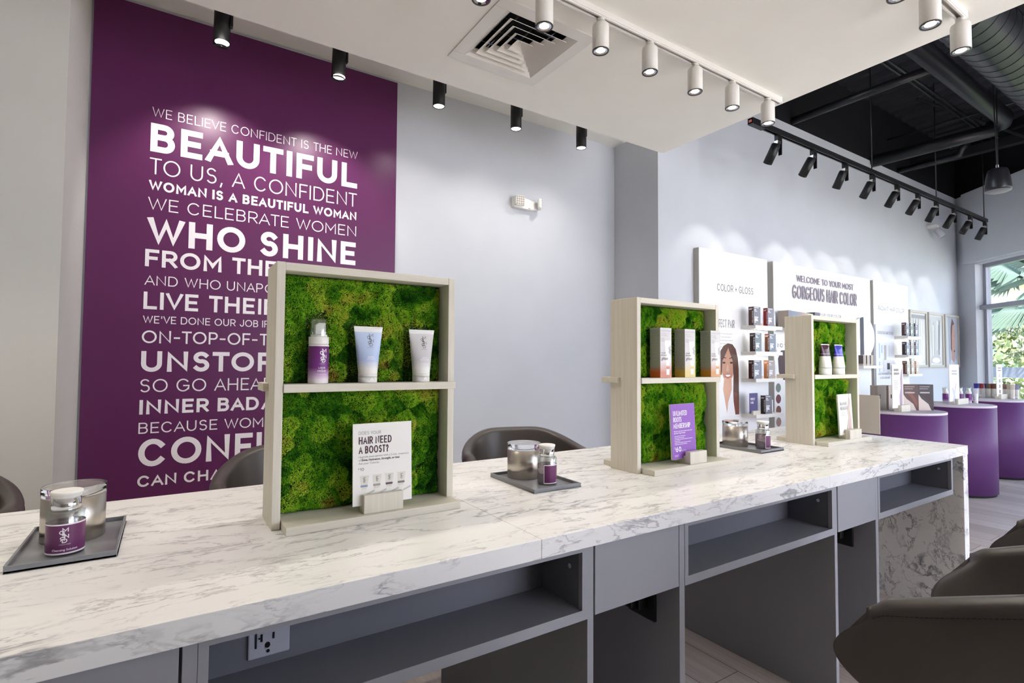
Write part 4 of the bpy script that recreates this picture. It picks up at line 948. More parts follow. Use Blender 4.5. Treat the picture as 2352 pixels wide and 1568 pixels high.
def black_spot(x, label, tgt, power, deg):
    t = thing('track_spotlight', label, 'spotlight', (x, 2.25, 2.885), 0, 'black spotlights on the black track')
    m = MB(); m.box((-0.020, -0.016, -0.055), (0.020, 0.016, 0)); m.box((0.030, -0.014, -0.15), (0.036, 0.014, -0.02)); m.box((0.018, -0.014, -0.045), (0.036, 0.014, -0.02)); m.build('bracket', M['black'], t, 0.002)
    m = MB(); m.box((-0.024, -0.014, -0.072), (0.022, 0.014, -0.050)); m.build('joint', M['steel'], t)
    d = (Vector(tgt)-Vector((x, 2.25, 2.80))).normalized(); q = d.to_track_quat('-Z', 'Y').to_matrix().to_4x4()
    d = d; b = MB(); b.lathe([(0, -0.014), (0.028, -0.014), (0.034, -0.020), (0.034, -0.165), (0.031, -0.165), (0.031, -0.140), (0, -0.140)], 28, cap=False); o = b.build('head', M['black'], t, fix=False); o.matrix_local = Matrix.Translation((-0.004, 0, -0.058)) @ q
    l = MB().lathe([(0, -0.1425), (0.030, -0.1425)], 24, cap=False).build('lens', M['lens'], o, fix=False)
    spot(t, Vector((-0.004, 0, -0.058))+d*0.172, Vector((-0.004, 0, -0.058))+d*2, power, deg, 0.4, (1, 0.96, 0.92)); return t
SPX = (3.876, 4.387, 4.911, 5.422, 5.940, 6.424, 6.891, 7.391, 7.885, 8.379)
TGX = (3.70, 4.10, 4.85, 5.20, 5.65, 6.05, 6.75, 7.05, 7.55, 8.25)
for i, x in enumerate(SPX):
    black_spot(x, 'black spotlight on the black track, %s from its near end' % ordinal(i), (TGX[i], 2.80, 1.62), 5, 62)
sp = thing('pendant_speaker', 'black bell-shaped loudspeaker hanging on cables under the dark ceiling', 'speaker', (5.6, 1.415, 2.53))
MB().lathe([(0.082, 0.012), (0.086, 0.03), (0.079, 0.10), (0.068, 0.165), (0.060, 0.184), (0.046, 0.192), (0.012, 0.194)], 40).build('bell', mat('speaker_black', '#1c1c20', 0.3), sp)
MB().lathe([(0, 0.0), (0.064, 0.001), (0.083, 0.011)], 40, cap=False).build('grille', colmat('#77777c', 0.4), sp)
MB().tube([(-0.01, 0, 0.18), (-0.012, 0, 0.24), (-0.05, 0.02, 1.66)], 0.004, 6).tube([(0.01, 0, 0.18), (0.01, 0, 0.24), (0.03, 0.0, 1.66)], 0.004, 6).build('cable', M['black'], sp)
MB().box((-0.008, -0.008, 0.18), (0.008, 0.008, 0.225)).build('hook', M['steel'], sp)
cm = thing('security_camera', 'small white security camera on the wall near the window corner', 'camera', (8.43, YW, 2.93))
MB().box((-0.05, -0.10, 0.0), (0.05, 0, 0.035)).build('mount', M['white'], cm, 0.004)
m = MB().lathe([(0, 0), (0.038, 0.0), (0.04, -0.01), (0.04, -0.12), (0.034, -0.125)], 24, cap=False); o = m.build('housing', colmat('#b9bac0', 0.4), cm, fix=False); o.location = (-0.01, -0.09, -0.025); o.rotation_euler = (-0.5, -0.25, 0)
q = MB().lathe([(0, -0.118), (0.036, -0.118)], 20, cap=False).build('lens', M['black'], o, fix=False)

# ---------------------------------------------------------------- display wall
YP = 2.785
def wall_display(name, label, x0, x1):
    t = thing(name, label, 'wall display', (x0, YP, 0), 0, 'white wall displays')
    MB().box((0, 0, 0.35), (x1-x0, 0.006, 2.085)).build('face_panel', M['panelw'], t)
    MB().box((0, 0.006, 0.35), (x1-x0, YW-YP, 2.085)).build('side_frame', M['panel_side'], t); return t
d1 = wall_display('wall_display', 'white wall display headed color plus gloss, with lit shelves', 3.632, 4.600)
a = MB(); P, _ = caps('COLOR + GLOSS', 0.231, 1.746, 0.060, 0.115, width=0.515); a.flat(P, front(-0.0006)); a.build('lettering', colmat('#77746f'), d1, fix=False)
d2 = wall_display('wall_display', 'wide white wall display with the welcome heading, between two narrower ones', 4.700, 6.610)
a = MB(); P, _ = caps('WELCOME TO YOUR MOST', 0.381, 1.928, 0.064, 0.13, width=1.125); a.flat(P, front(-0.006)); P, _ = caps('GORGEOUS HAIR COLOR', 0.309, 1.761, 0.132, 0.105, width=1.268); a.flat(P, front(-0.006))
pb = MB()
for p in a.f: pass
a.build('lettering', colmat('#8b7f8d', 0.35), d2, fix=False).modifiers.new('depth', 'SOLIDIFY').thickness = 0.005
a = MB(); P, _ = caps('GLOSS: REVIVE YOUR COLOR', 0.62, 1.612, 0.031, 0.13, width=0.63); a.flat(P, front(-0.0006)); P, _ = caps('FIND YOUR SHADE', 0.02, 1.285, 0.036, 0.14, width=0.5); a.flat(P, front(-0.0006)); a.build('small_lettering', M['ink'], d2, fix=False)
a = MB()
for z in (0.908, 0.805, 0.700, 0.592): a.flat([ell(0.060, z, 0.042, 0.042, 26)], front(-0.0006), len(a.f) % 4)
a.build('swatches', [colmat('#6f7870'), colmat('#6a2c38'), colmat('#7a4a40'), colmat('#a08076')], d2, fix=False)
a = MB(); z0 = 1.0; a.flat([[(0.10, .98), (0.26, .98), (0.27, 1.05), (0.22, 1.10), (0.24, 1.19), (0.19, 1.26), (0.11, 1.255), (0.06, 1.18), (0.07, 1.06)]], front(-0.0006)); a.build('hair_picture', colmat('#3d1a24'), d2, fix=False)
d3 = wall_display('wall_display', 'narrow white wall display headed radiant hair color, furthest of three', 6.690, 7.598)
a = MB(); P, _ = caps('RADIANT HAIR COLOR', 0.110, 1.750, 0.052, 0.11, width=0.686); a.flat(P, front(-0.0006)); a.build('lettering', colmat('#7d7a7c'), d3, fix=False)
# posters
p1 = thing('hair_poster', 'white perfect pair poster of a smiling person with long dark hair', 'poster', (3.70, YP, 0.684))
MB().box((0, -0.012, 0), (0.437, 0, 0.905)).build('sheet', mat('poster_paper', '#f0efec', 0.35), p1, 0.001)
def pp(px, py): return (0.16+(px-1655)/48*0.277, (958-py)/246*0.901)
pl = front(-0.0125); a = MB(); cols = ['#5b3a2c', '#c08e74', '#f0efee', '#d7a98e', '#2c1a16', '#8f4a3c', '#b66a5c', '#caa592', '#7c4a3a']
a.flat([[pp(*q) for q in ((1643, 955), (1703, 955), (1703, 905), (1700, 888), (1690, 879), (1664, 879), (1648, 890))]], pl, 2)
a.flat([[pp(*q) for q in ((1656, 862), (1656, 826), (1660, 806), (1667, 795), (1677, 789), (1688, 791), (1696, 802), (1701, 824), (1703, 850), (1703, 955), (1694, 955), (1690, 925), (1689, 900), (1690, 868), (1688, 830), (1678, 800), (1664, 830), (1662, 862))]], front(-0.0127), 0)
a.flat([[pp(1676.5+15.5*cos(t), 838+(40 if sin(t) > 0 else 37)*sin(t)) for t in [2*pi*i/36 for i in range(36)]]], front(-0.0126), 1)
a.flat([[pp(*q) for q in ((1668, 868), (1685, 868), (1686, 896), (1677, 925), (1674, 950), (1669, 920), (1665, 896))]], front(-0.01265), 3)
for x in (1667.5, 1685): a.flat([[pp(x+3.6*cos(t), 834+2.4*sin(t)) for t in [2*pi*i/14 for i in range(14)]]], front(-0.0129), 4); a.flat([[pp(x-5, 824), pp(x+1, 820.5), pp(x+5, 823), pp(x+5, 825), pp(x+1, 822.8), pp(x-5, 826)]], front(-0.0129), 4)
a.flat([[pp(*q) for q in ((1675, 838), (1677.5, 838), (1680, 852), (1677, 855), (1672, 853))]], front(-0.0129), 7)
a.flat([[pp(*q) for q in ((1668, 861), (1675, 859.5), (1677, 860.5), (1679, 859.5), (1686, 860), (1682, 868), (1676, 871), (1671, 868))]], front(-0.0129), 6)
a.flat([[pp(*q) for q in ((1670, 862), (1684, 861.5), (1680, 866), (1674, 866.5))]], front(-0.0131), 2)
a.flat([[pp(*q) for q in ((1690, 902), (1699, 905), (1703, 930), (1703, 955), (1694, 955))]], front(-0.0130), 8)
a.build('portrait', [colmat(c) for c in cols], p1, fix=False)
a = MB(); P, _ = caps('PERFECT PAIR', 0.083, 0.752, 0.068, 0.105, width=0.300); a.flat(P, pl); a.build('lettering', M['ink2'], p1, fix=False)
a = MB(); rn = random.Random(4); a.flat(lines_block(0.10, 0.695, 5, 0.27, 0.028, 0.007, rn, .25), pl); a.build('small_print', colmat('#c9c7c3'), p1, fix=False)
p3 = thing('product_poster', 'pale poster of hair products on the furthest white display', 'poster', (6.695, YP, 0.82))
MB().box((0, -0.014, 0), (0.462, 0, 0.765)).build('sheet', mat('poster_blue', '#dfe2ec', 0.4), p3, 0.001)
a = MB(); pl = front(-0.0145); P, _ = caps('GORGEOUS HAIR TO GO', 0.045, 0.655, 0.034, 0.13, width=0.390); a.flat(P, pl); P, _ = caps('MADE WITH INGREDIENTS YOU', 0.05, 0.19, 0.024, 0.13, width=0.33); a.flat(P, pl); P, _ = caps('CAN FEEL GOOD ABOUT', 0.09, 0.145, 0.024, 0.13, width=0.25); a.flat(P, pl); a.build('lettering', M['ink2'], p3, fix=False)
a = MB()
for x, z, w, h, c in ((.07, .38, .022, .17, 0), (.13, .44, .026, .09, 0), (.20, .36, .055, .17, 1), (.31, .40, .04, .13, 2), (.27, .25, .07, .075, 3), (.27, .13+.08, .07, .03, 2), (.07, .22, .02, .12, 0), (.18, .22, .008, .16, 1)): a.flat([rect(x, z, x+w, z+h)], pl, c)
a.flat([rect(.36, .23, .44, .29)], pl, 0); a.build('product_picture', [colmat('#a9bde0'), colmat('#b5b1aa'), colmat('#d0d2d8'), colmat('#4a4648')], p3, fix=False)
# shelves with light strips
def wshelf(label, x0, x1, z, led=True, d=0.140):
    t = thing('wall_shelf', label, 'shelf', (x0, YP, z), 0, 'white shelves on the wall displays')
    MB().box((0, -d, -0.030), (x1-x0, 0, 0)).build('board', M['white_m'], t, 0.001)
    if led: MB().box((0.05, -d+0.015, -0.0335), (x1-x0-0.08, -d+0.045, -0.030)).build('light_strip', M['led'], t)
    return t
SZ = (1.461, 1.236, 1.003, 0.697); wl = ('top', 'second', 'third', 'lowest')
for i, z in enumerate(SZ): wshelf('%s white shelf on the color plus gloss display' % wl[i], 4.190, 4.598, z, i < 2)
wshelf('white shelf on the wide display carrying a row of grey cartons', 4.71, 5.55, 1.461, False)
for i, z in enumerate((1.462, 1.240, 1.020)): wshelf('%s white shelf on the radiant hair color display' % ('top', 'middle', 'lowest')[i], 7.20, 7.595, z, i < 2, 0.137)
wshelf('small white shelf near the round mirror at eye level', 6.20, 6.66, 1.115, False, 0.10)
# hair colour kits
def kit(loc, label, sidec, frontc, w=0.100, d=0.048, h=0.158, group='hair colour cartons on the wall shelves', txt=True):
    t = thing('color_carton', label, 'carton', loc, 0, group)
    b = MB(); b.box((0, 0, 0), (w, d, h)); b.build('box', colmat(frontc, 0.45), t)
    a = MB(); a.flat([rect(-d, 0.0005, 0, h)], lambda u, v: (-0.0004, -u, v)); a.build('side_print', colmat(sidec, 0.45), t, fix=False)
    if txt:
        a = MB(); pl = front(-0.0006)
        for z, wd, hh in ((h*.93, .6, .006), (h*.80, .22, .010), (h*.74, .4, .005), (h*.40, .55, .010), (h*.30, .45, .012), (h*.22, .50, .012), (h*.14, .2, .008)): a.flat([rect(w*.12, z, w*(.12+wd), z+hh)], pl)
        P, _ = caps('HAIR COLOR KIT', 0, 0, d*0.24, 0.17, width=h*0.66); sp_ = lambda u, v: (-0.0008, d*0.22-v+d*.1, h*0.12+u); a.flat(P, sp_)
        a.flat([rect(-d*.9, h*.84, -d*.3, h*.87), rect(-d*.9, h*.90, -d*.1, h*.915)], lambda u, v: (-0.0008, -u, v)); a.build('print', colmat('#e6e4e6'), t, fix=False)
    return t
yk = 2.655
k = kit
kit((4.179, yk, SZ[0]), 'brown-sided hair colour carton on the top lit shelf', '#4b2f2b', '#85858f'); kit((4.385, yk, SZ[0]), 'red-sided hair colour carton on the top lit shelf', '#a02422', '#8d8996', d=0.040)
kit((4.196, yk, SZ[1]), 'near-black-sided hair colour carton on the second lit shelf', '#33231f', '#7b898f', w=.094, d=0.050); kit((4.407, yk, SZ[1]), 'chestnut-sided hair colour carton on the second lit shelf', '#6d4230', '#808a97', d=0.042)
kit((4.172, yk, SZ[2]), 'dark-brown-sided hair colour carton on the third shelf', '#3a1a1c', '#838994', w=.116); kit((4.390, yk, SZ[2]), 'copper-sided hair colour carton on the third shelf', '#b3764a', '#a59c98', d=0.044)
kit((4.338, yk, SZ[3]), 'dark hair colour carton on the lowest shelf beside the violet card', '#2f2021', '#77777f', d=0.044)
def minibox(loc, label, w=0.035, h=0.115, c='#dfe1e8'):
    t = thing('slim_carton', label, 'carton', loc, 0, 'slim white cartons on the wall shelves')
    MB().box((0, 0, 0), (w, 0.035, h)).build('box', colmat(c), t); MB().box((0.004, -0.001, 0.004), (w-0.006, 0.0, 0.02)).build('foot_print', colmat('#dcae8c'), t); return t
for i, (x, z, lb) in enumerate(((4.312, SZ[0], 'slim white carton between the two kits on the top lit shelf'), (4.512, SZ[0], 'slim white carton right of the red-sided kit'), (4.310, SZ[1], 'slim lilac-white carton between the kits on the second lit shelf'), (4.535, SZ[1], 'slim white carton right of the chestnut-sided kit'), (4.325, SZ[2], 'slim white carton between the kits on the third shelf'), (4.520, SZ[2], 'slim white carton right of the copper-sided kit'), (4.460, SZ[3], 'slim white carton at the right end of the lowest shelf'))): minibox((x, 2.68, z), lb)
holder((4.205, 2.672, SZ[3]), 0.105, 'wooden holder of the violet perfect pairs card', 0, 0.045, 0.035)
c = card('pairs_card', (4.190, 2.670, SZ[3]+0.012), 0.115, 0.172, 'small blue-violet perfect pairs card on the lowest wall shelf', colmat('#565080'), 0, 0)
a = MB()
for j, s in enumerate(('PERFECT', 'PAIRS')): P, _ = caps(s, -0.045, 0.112-j*0.030, 0.020, 0.16, width=0.062-0.018*j); a.flat(P, front(-0.0005))
a.build('print', M['white_ink'], c, fix=False)
rowc = ('#7d8797', '#828c9b', '#868f9d', '#8c93a0', '#a59198', '#b49c94', '#bda897', '#cbbfae', '#d8d2c8')
kit((4.716, yk, SZ[0]), 'beige-sided carton at the left end of the row above the far moss display', '#b8aa9c', rowc[0], w=.048, d=0.1, txt=False, group='row of narrow cartons on the wide display')
for i in range(1, 9): kit((4.716+i*0.052, yk+0.003*i, SZ[0]), '%s narrow carton from the left in the row on the wide display' % ordinal(i), rowc[i], rowc[i], w=.048, d=0.09, h=.157-0.001*i, txt=False, group='row of narrow cartons on the wide display')
kit((5.21, yk+0.02, SZ[0]), 'dark grey carton closing the row on the wide display', '#55545a', '#6d6f7a', w=.09, d=.08, h=.168, txt=False, group='row of narrow cartons on the wide display')
rr = (('top', 1.462, ('#4a3230', '#3d2b2c', '#4b3f42'), ('#8a949c', '#87958f', '#8b93a0')), ('middle', 1.240, ('#37292a', '#5a2c34', '#4a2a30'), ('#94a0ad', '#a9aca8', '#93a0ae')), ('lowest', 1.020, ('#6a4132', '#8a5a44', '#a5795a'), ('#c3c4b6', '#c4b9ac', '#cfc3b4')))
for nm, z, sc, fc in rr:
    for j, x in enumerate((7.092, 7.208, 7.340)): kit((x, 2.622, z), '%s carton from the left on the %s shelf of the radiant display' % (ordinal(j), nm), sc[j], fc[j], w=.085, d=.046, h=.150, group='cartons on the radiant display shelves', txt=True).scale = (1, 1, 1)
for i in range(3):
    t = thing('slim_carton', 'beige slim carton on the small eye-level shelf, %s from the left' % ordinal(i), 'carton', (6.22+i*0.085, 2.70, 1.115), 0, 'slim cartons by the round mirror'); MB().box((0, 0, 0), (0.07, 0.05, 0.115)).build('box', colmat(('#b9aea2', '#c6bcae', '#bcb2a4')[i]), t); MB().box((-0.001, -0.001, 0.02), (0.008, 0.051, 0.11)).build('side_print', colmat('#5c5150'), t)
mr = thing('round_mirror', 'round frameless wall mirror between the moss display and the radiant display', 'mirror', (6.372, YP-0.020, 1.423), -0.10)
MB().prism(ell(0, 0, 0.20, 0.222, 64), -0.012, -0.004).build('glass_disc', M['mirror'], mr); MB().prism(ell(0, 0, 0.06, 0.06, 24), -0.004, 0.004).build('mount', M['white'], mr)
# three framed pictures past the displays
def framed(x0, x1, label, kind):
    t = thing('framed_picture', label, 'picture', (x0, YW, 1.095), 0, 'framed pictures beyond the white displays'); w, h = x1-x0, 0.715
    m = MB(); q = 0.03; m.box((0, -0.045, 0), (q, 0, h)); m.box((w-q, -0.045, 0), (w, 0, h)); m.box((q, -0.045, 0), (w-q, 0, q)); m.box((q, -0.045, h-q), (w-q, 0, h)); m.build('frame', mat('picture_frame', '#bdb8ad', 0.5), t, 0.001)
    a = MB(); pl = front(-0.032); a.flat([rect(q, q, w-q, h-q)], front(-0.030), 0)
    if kind < 2:
        rn = random.Random(kind+3)
        a.flat([[(q+.03, q+.02), (w-q-.03, q+.02), (w-q-.09, q+.12), (w-q-.05, h-q-.10), (w-q-.01, h-q-.02), (q+.01, h-q-.02), (q+.05, h-q-.10), (q+.09, q+.12)]], pl, 1)
        for i in range(9): x = q+.07+rn.random()*(w-2*q-.16); z = q+.12+rn.random()*.1; a.flat([[(x, z), (x+.02, z), (x+.03+.02*rn.random(), z+.38), (x+.01, z+.40)]], front(-0.0325-0.0001*i), 2+i % 3)
        a.flat([ell(w/2, q+.06, .13, .035, 20)], front(-0.034), 3)
        if kind == 0: a.flat([rect(q+.01, h-q-.07, w-q-.01, h-q-.025)], front(-0.0335), 4)
        cs = ['#dcdcd8', '#c4c5c3', '#a5a6a2', '#eceae4', '#8f8e93']
    else:
        a.flat([[(.16, q), (w-q, q), (w-q, h-q), (.13, h-q), (.14, .4)]], pl, 1); a.flat([[(.23, .10), (.29, .05), (.33, .12), (.35, .30), (.36, .42), (.34, .56), (.29, .62), (.24, .60), (.225, .40)]], front(-.0325), 2)
        a.flat([[(.20, .25), (.21, .55), (.26, h-q-.01), (.34, .60), (.27, .57), (.245, .42), (.24, .2)]], front(-.033), 3); a.flat([rect(.31, .43, .345, .435), [(.30, .215), (.335, .205), (.345, .23), (.32, .235)]], front(-.0334), 4); a.flat([[(.15, q), (w-q, q), (.38, .12), (.30, .055), (.22, .11)]], front(-.0328), 0)
        cs = ['#cfd3da', '#b9bdc7', '#caa294', '#76615e', '#6b4444']
    a.build('picture', [colmat(c, 0.25) for c in cs], t, fix=False)
framed(7.69, 8.20, 'framed picture of a silver foil tube, first beyond the white displays', 0); framed(8.255, 8.74, 'framed picture of a silver foil tube, middle of three', 1); framed(8.80, 9.285, 'framed portrait picture, nearest the window corner', 2)

# ---------------------------------------------------------------- purple drums and what stands on them
ZT = 0.78
def drum(x, y, r, label):
    t = thing('display_drum', label, 'display plinth', (x, y, 0), 0, 'purple display drums')
    MB().lathe([(r-0.012, 0), (r-0.012, 0.02)], 72).build('plinth', M['drum_foot'], t); MB().lathe([(r, 0.02), (r, ZT-0.018)], 72).build('drum_body', M['drum'], t); MB().lathe([(r-0.001, ZT-0.018), (r+0.001, ZT-0.016), (r+0.001, ZT-0.001), (r-0.001, ZT)], 72).build('top_disc', M['drum_top'], t)
drum(4.80, 1.84, 0.30, 'purple display drum just beyond the worktop end, with dark hair cartons')
drum(6.00, 1.87, 0.30, 'middle purple display drum with foam bottles, its foot visible')
drum(7.22, 1.93, 0.30, 'furthest purple display drum by the window, with many coloured tubes')
def promo(x, y, h, w, label, z0=0.03, rz=0.0):
    t = thing('promo_card', label, 'sign', (x, y, ZT+z0), rz, 'tall cards on the purple drums'); MB().box((-w/2, 0, 0), (w/2, 0.004, h)).build('board', M['card'], t); return t
holder((4.662, 1.760, ZT), 0.150, 'wooden holder on the nearest purple drum', 0.0, 0.05, 0.05)
c = promo(4.588, 1.7575, 0.325, 0.184, 'tall pale card with a lock of hair on the nearest purple drum', 0.03, 0.0)
a = MB(); pl = front(-0.0005); a.flat([[(.03, 0), (.075, 0), (.077, .30), (.06, .28), (.04, .22), (.048, .15), (.025, .09)]], pl); a.build('hair_picture', colmat('#a68fa0'), c, fix=False)
a = MB(); rn = random.Random(9)
for j, s in enumerate(('MAKE IT', 'YOUR COLOR')): P, _ = caps(s, -.065, .262-j*.026, .018, .13, width=.055+.02*j); 
a.flat(lines_block(-.065, .275, 2, .09, .028, .017, rn, .2)+lines_block(-.065, .20, 6, .08, .012, .003, rn), pl); a.build('print', M['ink2'], c, fix=False)
def bigkit(x, y, label, c1, c2, c3, rz=0.0, w=0.118, h=0.200):
    t = thing('hair_kit', label, 'carton', (x, y, ZT), rz, 'cartons on the nearest purple drum'); d = 0.07
    MB().box((-w, 0, 0), (0, d, h)).build('box', colmat(c1, 0.35), t); a = MB(); pl = front(-0.0006)
    a.flat([[(-w, 0), (-w*.15, 0), (-w*.35, h*.25), (-w*.8, h*.45), (-w, h*.62)]], pl, 0); a.flat([[(-w*.95, h*.72), (-w*.5, h*.5), (-w*.1, h*.1), (-w*.05, h*.3), (-w*.5, h*.75)]], front(-0.0004), 1)
    a.flat(lines_block(-w*.92, h*.9, 2, w*.7, .016, .005, random.Random(3), .2)+[rect(-w*.9, h*.66, -w*.25, h*.71)], front(-0.0009), 2); a.build('front_print', [colmat('#d3c3b8'), colmat(c2), colmat('#b8aeb0')], t, fix=False)
    a = MB(); a.flat([rect(0, 0, d, h)], lambda u, v: (0.0006, u, v)); a.build('side_print', colmat(c3, 0.35), t, fix=False); return t
bigkit(4.872, 1.730, 'dark brown hair kit carton with a copper side on the nearest drum', '#4a241c', '#7a4630', '#a2562c', -0.55)
bigkit(4.985, 1.672, 'black hair kit carton with a pale side on the nearest drum', '#1e1216', '#3a2024', '#c5cbcb', -0.55)
for i, (x, y, cc) in enumerate(((4.60, 1.90, '#a79e93'), (4.705, 1.865, '#c7bdb2'))): t = thing('hair_kit', ('grey-brown carton at the left of the nearest drum', 'pale pink-grey carton behind the tall card on the nearest drum')[i], 'carton', (x, y, ZT), -0.3, 'cartons on the nearest purple drum'); MB().box((0, 0, 0), (.09, .06, .19)).build('box', colmat(cc), t); MB().box((0.02, -.001, .09), (.03, 0, .12)).build('print', M['ink'], t)
def foam_at(x, y, label, rz):
    foam_bottle((x, y, ZT), label, rz, 'foam bottles on the middle drum')
foam_at(6.075, 1.945, 'purple foam bottle left of the card on the middle drum', 0.6); foam_at(6.160, 1.862, 'purple foam bottle right behind the holder on the middle drum', 1.2); foam_at(6.238, 1.822, 'purple foam bottle furthest right on the middle drum', 1.0)
holder((6.00, 1.815, ZT), 0.25, 'wooden holder on the middle purple drum', 0.0, 0.05, 0.05)
c = promo(5.870, 1.8125, 0.325, 0.225, 'tall white card with crossing tubes on the middle purple drum', 0.03, 0.0)
a = MB(); a.flat([[(-.05, 0), (-.02, 0), (.05, .15), (.03, .17)]], front(-.0005), 0); a.flat([[(.0, 0), (.04, 0), (-.03, .13), (-.06, .11)]], front(-.0006), 1); a.flat([rect(-.06, .26, .06, .275), rect(-.06, .235, .06, .25)], front(-.0005), 2); a.build('print', [colmat('#cbbdc4'), colmat('#b9c0d8'), colmat('#a9a6a8')], c, fix=False)
def slim(x, y, z, label, body, capc, group, h=0.135, r=0.017):
    t = thing('color_tube', label, 'tube', (x, y, z), 1.83+random.Random(int(x*999)).uniform(-.35, .35), group)
    rows = [[(rx*cos(a), ry*sin(a), zz) for a in [2*pi*j/16 for j in range(16)]] for zz, rx, ry in ((0, r, r), (h*.3, r, r), (h*.31, r*.98, r*.98), (h*.65, r*1.05, r*.5), (h, r*1.15, r*.08))]
    m = MB(); m.grid(rows[:4], cv=True, mi=0); m.grid(rows[3:], cv=True, mi=1); m.build('tube_body', [colmat(body), colmat(capc)], t, fix=False); MB().lathe([(r*.9, 0), (r*1.02, .002), (r*1.02, h*.22)], 16).build('cap', M['white'], t); return t
for i, (x, y, cc) in enumerate(((6.205, 1.905, '#8fb0d4'), (6.262, 1.875, '#b6c2de'), (6.27, 1.78, '#d9dce6'), (6.14, 1.97, '#c2cede'))): slim(x, y, ZT, ('pale blue tube between the foam bottles on the middle drum', 'pale lilac tube behind the right foam bottle on the middle drum', 'white tube at the right rim of the middle drum', 'pale tube at the back of the middle drum')[i], '#eef0f4', cc, 'pale tubes on the middle drum')
holder((7.30, 1.86, ZT), 0.22, 'wooden holder on the furthest purple drum', 0.0, 0.05, 0.05)
c = promo(7.235, 1.8575, 0.33, 0.174, 'tall white shade card on the furthest purple drum', 0.03, 0.0)
a = MB()
for j, cc in enumerate(range(4)): a.flat([rect(-.02, .03+j*.055, .03, .065+j*.055)], front(-.0005), j)
a.flat([rect(-.05, .26, .05, .272), rect(-.05, .285, .05, .297)], front(-.0005), 4); a.build('swatches', [colmat('#9a7f80'), colmat('#a58d88'), colmat('#8f9098'), colmat('#b7b3b0'), M['ink2']], c, fix=False)
tc = ('#3b3aa0', '#6b6f9a', '#a02a2c', '#3a3fb0', '#6a5a3c', '#b8452e', '#6a4a34', '#2f6a6a', '#3c4aa8', '#7fa0d0', '#8a6a58', '#b59a86', '#c9b9a4', '#a59078', '#d4c8b6', '#8888a8')
rn = random.Random(11)
for i in range(16):
    f = i/15; x = 7.36+0.09*sin(pi*f)+(0.045 if i % 2 else 0.0); y = 2.085-0.315*f+rn.uniform(-.004, .004)
    slim(x, y, ZT, '%s tube from the left in the crowd on the furthest drum' % ordinal(i), '#e3ddd4', tc[i], 'coloured tubes on the furthest drum', 0.15)

# ---------------------------------------------------------------- outside the window
struct('ground', MB().box((-14, -30, -0.2), (40, -4.52, -0.1)), paint('pavement', '#cfccc6', 0.9, 0.05))  # unseen paving, made pale to bounce sunlight up onto the ceiling
struct('lawn', MB().box((9.92, -4.5, -0.2), (40, 16, -0.1)), paint('lawn_grass', '#8c9868', 0.9, 0.15))
def palm(x, y, h, label, seed, size=1.3):
    t = thing('palm_tree', label, 'tree', (x, y, -0.1)); rn = random.Random(seed)
    MB().lathe([(0.16, 0), (0.12, 0.4), (0.10, h)], 14).build('trunk', colmat('#8b7355', 0.9), t)
    gm = colmat('#6d8276', 0.6)
    for k in range(16):
        az = k*2.4+rn.uniform(-.3, .3); el = rn.uniform(-0.55, 0.9); dirv = Vector((cos(az)*cos(el), sin(az)*cos(el), sin(el))); base = Vector((0, 0, h)); st = base+dirv*size*0.55
        m = MB(); m.tube([base, (base+st)/2+Vector((0, 0, .05)), st], 0.015, 6)
        sidev = dirv.cross(Vector((0, 0, 1))).normalized(); upv = sidev.cross(dirv)
        for b in range(-15, 16):
            a = b/15*1.6; d2 = (dirv*cos(a)+sidev*sin(a)).normalized(); tip = st+d2*size*(0.72-0.12*abs(a))+Vector((0, 0, -.18*size)); mid = st+d2*size*0.35; w = sidev*cos(a)*0.016-dirv*sin(a)*0.016
            m.add([st, mid-w+upv*.02, tip, mid+w+upv*.02], [(0, 1, 2), (0, 2, 3)])
        m.build('frond', gm, t, fix=False)
    return t
palm(12.3, 2.35, 2.35, 'fan palm just outside the shop window', 4, 1.25)
palm(16.5, 3.2, 3.0, 'second fan palm further out beyond the window', 9, 1.4)
palm(13.5, -5.5, 2.4, 'fan palm on the pavement side, seen in the round mirror', 14, 1.5)
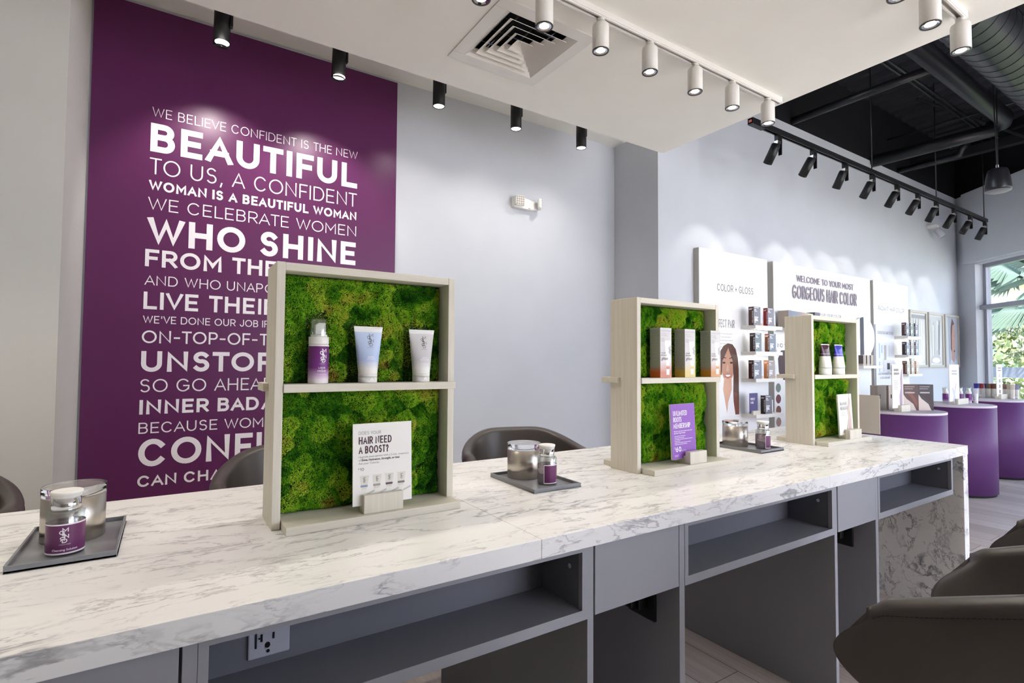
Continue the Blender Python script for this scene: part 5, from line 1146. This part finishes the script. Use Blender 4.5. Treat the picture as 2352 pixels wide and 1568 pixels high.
def bush(x, y, r, h, label, seed, c='#9fb46a'):
    t = thing('hedge_bush', label, 'bush', (x, y, -0.1)); rn = np.random.RandomState(seed); K = 2600
    p = rn.normal(0, 1, (K, 3)); p /= np.linalg.norm(p, axis=1)[:, None]; p *= rn.uniform(.75, 1.03, K)[:, None]; p[:, 2] = np.abs(p[:, 2]); p *= (r, r, h)
    d = rn.normal(0, .12, (K, 2, 3)); V = np.stack([p, p+d[:, 0], p+d[:, 1]], 1).reshape(-1, 3)
    me = bpy.data.meshes.new('foliage'); me.from_pydata(V.tolist(), [], [(3*i, 3*i+1, 3*i+2) for i in range(K)]); me.materials.append(colmat(c, 0.8)); o = bpy.data.objects.new('foliage', me); COL.objects.link(o); o.parent = t; o['kind'] = 'stuff'
    MB().tube([(0, 0, 0), (0, 0, h*.5)], 0.06, 8).build('stem', colmat('#6b5a44'), t)
for i, (x, y, r, h) in enumerate(((19.5, 8.5, 1.2, 2.6), (20.0, 4.9, 1.3, 2.6), (19.6, 1.2, 1.3, 2.9))):
    bush(x, y, r, h, ('pale green bush outside, left in the window', 'pale green bush outside, behind the window lettering', 'pale green bush outside, right beyond the frame')[i], 30+i, ('#98a674', '#a0ac7e', '#8e9c6a')[i])
rl = thing('street_barrier', 'dark low street barrier outside the window', 'barrier', (16.2, 4.0, -0.1), pi/2); MB().box((-2.5, -.09, 0.93), (2.5, .09, 1.17)).build('rail', colmat('#6b6f80'), rl); MB().box((-2.4, -.04, 0), (-2.3, .04, .93)).build('post', colmat('#6b6f80'), rl); MB().box((2.3, -.04, 0), (2.4, .04, .93)).build('post', colmat('#6b6f80'), rl)
bl = thing('street_building', 'pale building with a yellow fascia across the street', 'building', (27.0, 4.0, -0.1), -pi/2)
MB().box((-10, 0, 0), (10, 3, 6.2)).build('wall', colmat('#d9d6cf', 0.8), bl); MB().box((-10.3, -0.8, 4.2), (10.3, 0, 5.2)).build('fascia', colmat('#dccb8c', 0.8), bl)
for i in range(4): MB().box((-8.5+i*4.2, -0.05, 0.8), (-5.7+i*4.2, 0, 3.0)).build('window', colmat('#7d9a96', 0.15), bl)
